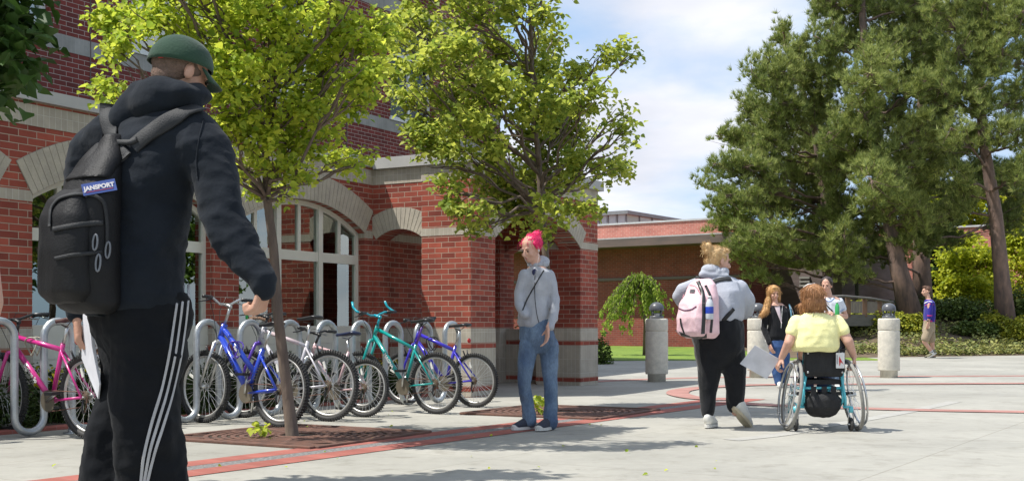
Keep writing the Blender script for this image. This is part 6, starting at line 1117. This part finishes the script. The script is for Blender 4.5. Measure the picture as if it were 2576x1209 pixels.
m.cap(O(.08 if (HM @ Vector((1, 0, 0))).x < 0 else -.08, -.01, -.08), q(1926, 782, -.05), .04, .05); m.cap(q(1926, 782, -.05), q(1916, 792, -.05), .05, .035); m.cap(O(0, -.06, -.03), q(1935, 775, .08), .07, .06); ho = blob(m, 'hair', mat('strawberry_blonde', (.62, .38, .15), .5, (.42, .20, .07), 25, 6, .8, 40, stretch=(3, 3, .6)), F.T, .007, 3, Fd(.008, 18, 2, (1.6, 1.6, .6))); locks(ho, (-.2, 0, -1), 500, ho, MATS['strawberry_blonde'], .07, .0018, .003, .25)
# dark haired girl
F = Fig('person', 'dark haired girl in white T-shirt with blue trim holding a green bottle', 'person', 2092, 970, 16.6); q = F.q; MY = hframe((-.25, -1, 0)); HM = hframe((-.45, -.9, -.12)); HC = q(2079, 717); S = .95
m = MB(); head(m, HC, HM, S); m.cap(q(2086, 747), q(2082, 728), .047, .043); m.loft([(q(2090, 830), .13, .09), (q(2090, 780), .12, .08), (q(2090, 752), .13, .07), (q(2088, 744), .07, .05)], M=MY)
limbs(m, [q(2115, 762), q(2128, 796), q(2095, 790, -.22)], [.038, .033, .022]); hand(m, q(2096, 790, -.22), (-.9, -.2, .1), (0, .2, -1), 1, .9, .9); limbs(m, [q(2066, 762), q(2056, 795), q(2075, 788, -.2)], [.038, .033, .022]); hand(m, q(2074, 788, -.2), (.8, -.2, .2), (0, .3, -.9), -1, .8, .9)
limbs(m, [q(2080, 860), q(2082, 915), q(2082, 965)], [.07, .05, .03]); limbs(m, [q(2104, 860), q(2106, 915), q(2104, 965)], [.07, .05, .03]); body = blob(m, 'body', M_skin, F.T, .0055, 3); face_bits(F, body, HC, HM, S)
m = MB(); m.loft([(q(2090, 845), .14, .10), (q(2090, 820), .145, .11), (q(2090, 785), .14, .11), (q(2090, 758), .15, .09), (q(2089, 748), .09, .065)], M=MY); limbs(m, [q(2112, 758), q(2120, 776)], [.055, .052]); limbs(m, [q(2068, 758), q(2062, 776)], [.055, .05]); ts = blob(m, 't_shirt', fabric('white_jersey', (.66, .70, .78)), F.T, .0075, 4, Fd(.005, 13, 3)); M_lb = mat('light_blue_trim', (.18, .30, .58), .8)
bv = bvh_of([ts]); ribbon(F, bv, [(2074, 750), (2080, 757), (2090, 758), (2098, 750)], .010, .002, M_lb, 'neck_trim', ts, 4); ribbon(F, bv, [(2106, 782), (2114, 783), (2124, 776)], .010, .002, M_lb, 'sleeve_trim', ts, 4); ribbon(F, bv, [(2066, 755), (2080, 768), (2096, 784)], .018, .004, M_blackp, 'bag_strap', ts, 5)
m = MB(); m.loft([(q(2090, 838), .14, .10), (q(2091, 862), .155, .12), (q(2092, 875), .13, .10), (q(2092, 890), .07, .07)], M=MY); limbs(m, [q(2080, 880), q(2081, 920), q(2081, 960)], [.08, .065, .055]); limbs(m, [q(2104, 880), q(2105, 920), q(2104, 960)], [.08, .065, .055]); blob(m, 'jeans', jeans_mat(), F.T, .009, 4, Fd(.005, 13, 1))
shoe_mesh(F, Vector((q(2082, 0).x, .05, .006)), Vector((q(2078, 0).x, -.17, .006)), (0, 0, 1), M_ws, M_rb); shoe_mesh(F, Vector((q(2104, 0).x, .05, .006)), Vector((q(2104, 0).x, -.17, .006)), (0, 0, 1), M_ws, M_rb)
m = MB(); c = HC; O = lambda x, y, z: c + HM @ (Vector((x, y, z)) * S); m.ell(O(0, -.028, .045), (.082, .094, .082), HM); m.ell(O(0, -.06, -.01), (.06, .05, .07), HM)
for x in (-1, 1): m.cap(O(.072 * x, .01, .05), O(.074 * x, -.01, -.03), .016, .014)
blob(m, 'hair', hairmat('dark_brown_hair', (.045, .025, .018), (.025, .015, .012)), F.T, .007, 3, Fd(.004, 20, 2))
bo = thing('drink_bottle', 'green plastic drink bottle in the hands of the dark haired girl', 'bottle', F.b + q(2106, 790, -.27)); m = MB(); m.lathe([(0, -.02), (.030, -.02), (.032, -.01), (.030, .04), (.032, .09), (.026, .125), (.013, .15), (.013, .16)], n=20); m.build('bottle_body', mat('green_plastic', (.05, .42, .12), .2, coat=.5), bo, True); m = MB(); m.lathe([(.0155, .158), (.0155, .175), (0, .176)], n=16); m.build('bottle_cap', M_wht, bo, True)
# far man
F = Fig('person', 'young man in blue and magenta pullover and khaki shorts walking left along the bank', 'person', 2336, 900, 29); q = F.q; MY = hframe((-1, .05, 0)); HM = hframe((-1, -.05, -.05)); HC = q(2330, 732); S = 1.02
m = MB(); head(m, HC, HM, S); m.cap(q(2336, 755), q(2333, 742), .062, .056); m.loft([(q(2337, 810), .13, .10), (q(2338, 760), .16, .10), (q(2336, 752), .09, .06)], M=MY)
limbs(m, [q(2338, 765, -.19), q(2338, 790, -.22), q(2336, 808, -.2)], [.055, .043, .03]); hand(m, q(2335, 810, -.2), (-.1, -.05, -1), (-.2, .9, 0), 1, .4); limbs(m, [q(2338, 765, .19), q(2340, 790, .22), q(2334, 808, .2)], [.055, .043, .03]); hand(m, q(2334, 810, .2), (-.1, .05, -1), (-.2, -.9, 0), -1, .4)
limbs(m, [q(2336, 830, -.08), q(2325, 858, -.09), q(2349, 892, -.08)], [.085, .055, .035]); limbs(m, [q(2338, 830, .08), q(2345, 860, .09), q(2348, 893, .1)], [.085, .055, .035]); body = blob(m, 'body', M_skin, F.T, .007, 3); face_bits(F, body, HC, HM, S)
m = MB(); m.loft([(q(2338, 810), .15, .12), (q(2338, 795), .165, .135), (q(2339, 775), .18, .13), (q(2338, 760), .18, .115), (q(2336, 753), .10, .08)], M=MY); limbs(m, [q(2339, 764, -.17), q(2339, 782, -.2), q(2338, 797, -.21)], [.075, .068, .06]); limbs(m, [q(2339, 764, .17), q(2339, 782, .2), q(2338, 797, .21)], [.075, .068, .06]); pl = blob(m, 'pullover', fabric('royal_blue_knit', (.035, .03, .26)), F.T, .010, 4, Fd(.006, 10, 2)); M_mg = mat('magenta_band', (.42, .02, .16), .85); bv = bvh_of([pl])
ribbon(F, bv, [(2325, 806), (2338, 808), (2352, 806)], .045, .003, M_mg, 'hem_band', pl, 5); ribbon(F, bv, [(2332, 793), (2338, 794), (2345, 793)], .03, .003, M_mg, 'cuff_band', pl, 5); ribbon(F, bv, [(2328, 768), (2338, 763), (2348, 766)], .03, .003, M_mg, 'chest_band', pl, 5); ribbon(F, bv, [(2326, 762), (2336, 757), (2344, 759)], .03, .003, M_wht, 'yoke_band', pl, 5)
M_kh = fabric('khaki_cotton', (.34, .27, .19)); m = MB(); m.loft([(q(2337, 804), .145, .115), (q(2337, 822), .16, .14), (q(2336, 835), .155, .145)], M=MY); limbs(m, [q(2336, 830, -.08), q(2328, 850, -.09)], [.115, .105]); limbs(m, [q(2338, 830, .08), q(2343, 852, .09)], [.115, .105]); blob(m, 'shorts', M_kh, F.T, .010, 4, Fd(.006, 11, 3))
for a, b_, dy in ((2342, 2349, -.085), (2348, 2348, .1)): m = MB(); m.tube([q(a, 882, dy), q(b_, 893, dy)], [.05, .045], 12); m.build('sock', M_wht, F.T, True); m = MB(); m.tube([q(a + 1, 884, dy), q(a + 1.6, 885.3, dy)], [.052, .052], 12); m.build('sock_stripe', M_blackp, F.T, True)
M_ol = mat('olive_suede', (.20, .19, .12), .8); shoe_mesh(F, q(2356, 888, -.08), q(2334, 900, -.08), (0, 0, 1), M_ol, M_rb, .05, .09); shoe_mesh(F, Vector((q(2357, 0).x, .1, .01)), Vector((q(2330, 0).x, .1, .01)), (0, 0, 1), M_ol, M_blackp, .05, .09)
m = MB(); c = HC; O = lambda x, y, z: c + HM @ (Vector((x, y, z)) * S); m.ell(O(0, -.03, .05), (.086, .098, .082), HM); m.ell(O(0, .03, .105), (.06, .06, .03), HM); blob(m, 'hair', hairmat('brown_hair', (.13, .06, .03), (.08, .035, .02)), F.T, .009, 2, Fd(.012, 22, 2))
m = MB(); m.tube([q(2335, 804, -.2), q(2335.5, 806.5, -.2)], .036, 12); m.build('wrist_watch', M_blackp, F.T, True)
# person mostly outside the frame on the left
F = Fig('person', 'mostly hidden person whose bare elbow shows at the left picture edge', 'person', -100, 830, 4.6, z=0); q = F.q; MY = hframe((1, .3, 0)); HM = MY; HC = q(-110, 260)
m = MB(); head(m, HC, HM); m.cap(q(-115, 340), q(-112, 280), .06, .055); m.loft([(q(-120, 800), .14, .10), (q(-120, 600), .15, .10), (q(-118, 400), .18, .10), (q(-116, 350), .08, .06)], M=MY); limbs(m, [q(-75, 420, -.1), q(-40, 600, -.2), q(-26, 760, -.25), q(-27, 800, -.2)], [.05, .042, .048, .035]); hand(m, q(-27, 795, -.2), (-.1, 0, -1), (-.9, 0, 0), 1, .5)
limbs(m, [q(-150, 420, .1), q(-170, 600, .2), q(-150, 760, .1)], [.05, .042, .03]); hand(m, q(-150, 760, .1), (.1, 0, -1), (-.9, 0, 0), 1, .5); limbs(m, [q(-100, 850, -.1), q(-90, 1100, -.1), Vector((.05, -.1, .08))], [.08, .06, .04]); limbs(m, [q(-140, 850, .1), q(-150, 1100, .1), Vector((-.15, .1, .08))], [.08, .06, .04]); body = blob(m, 'body', M_skin, F.T, .008, 3)
m = MB(); m.loft([(q(-120, 830), .16, .12), (q(-120, 600), .17, .12), (q(-118, 420), .2, .12), (q(-116, 365), .1, .08)], M=MY); limbs(m, [q(-75, 420, -.1), q(-58, 500, -.14)], [.075, .07]); limbs(m, [q(-150, 420, .1), q(-165, 500, .14)], [.075, .07]); blob(m, 't_shirt', M_gh, F.T, .012, 4)
m = MB(); m.loft([(q(-120, 800), .15, .12), (q(-120, 880), .17, .13)], M=MY); limbs(m, [q(-100, 850, -.1), q(-90, 1100, -.1), Vector((.05, -.1, .08))], [.10, .08, .06]); limbs(m, [q(-140, 850, .1), q(-150, 1100, .1), Vector((-.15, .1, .08))], [.1, .08, .06]); blob(m, 'jeans', jeans_mat(), F.T, .012, 4)
m = MB(); m.ell(HC + HM @ Vector((0, -.02, .04)), (.085, .1, .085), HM); blob(m, 'hair', MATS['brown_hair'], F.T, .01, 2)
for y in (-.1, .1): shoe_mesh(F, Vector((-.05, y, .006)), Vector((.2, y + .05, .006)), (0, 0, 1), M_ws, M_rb)
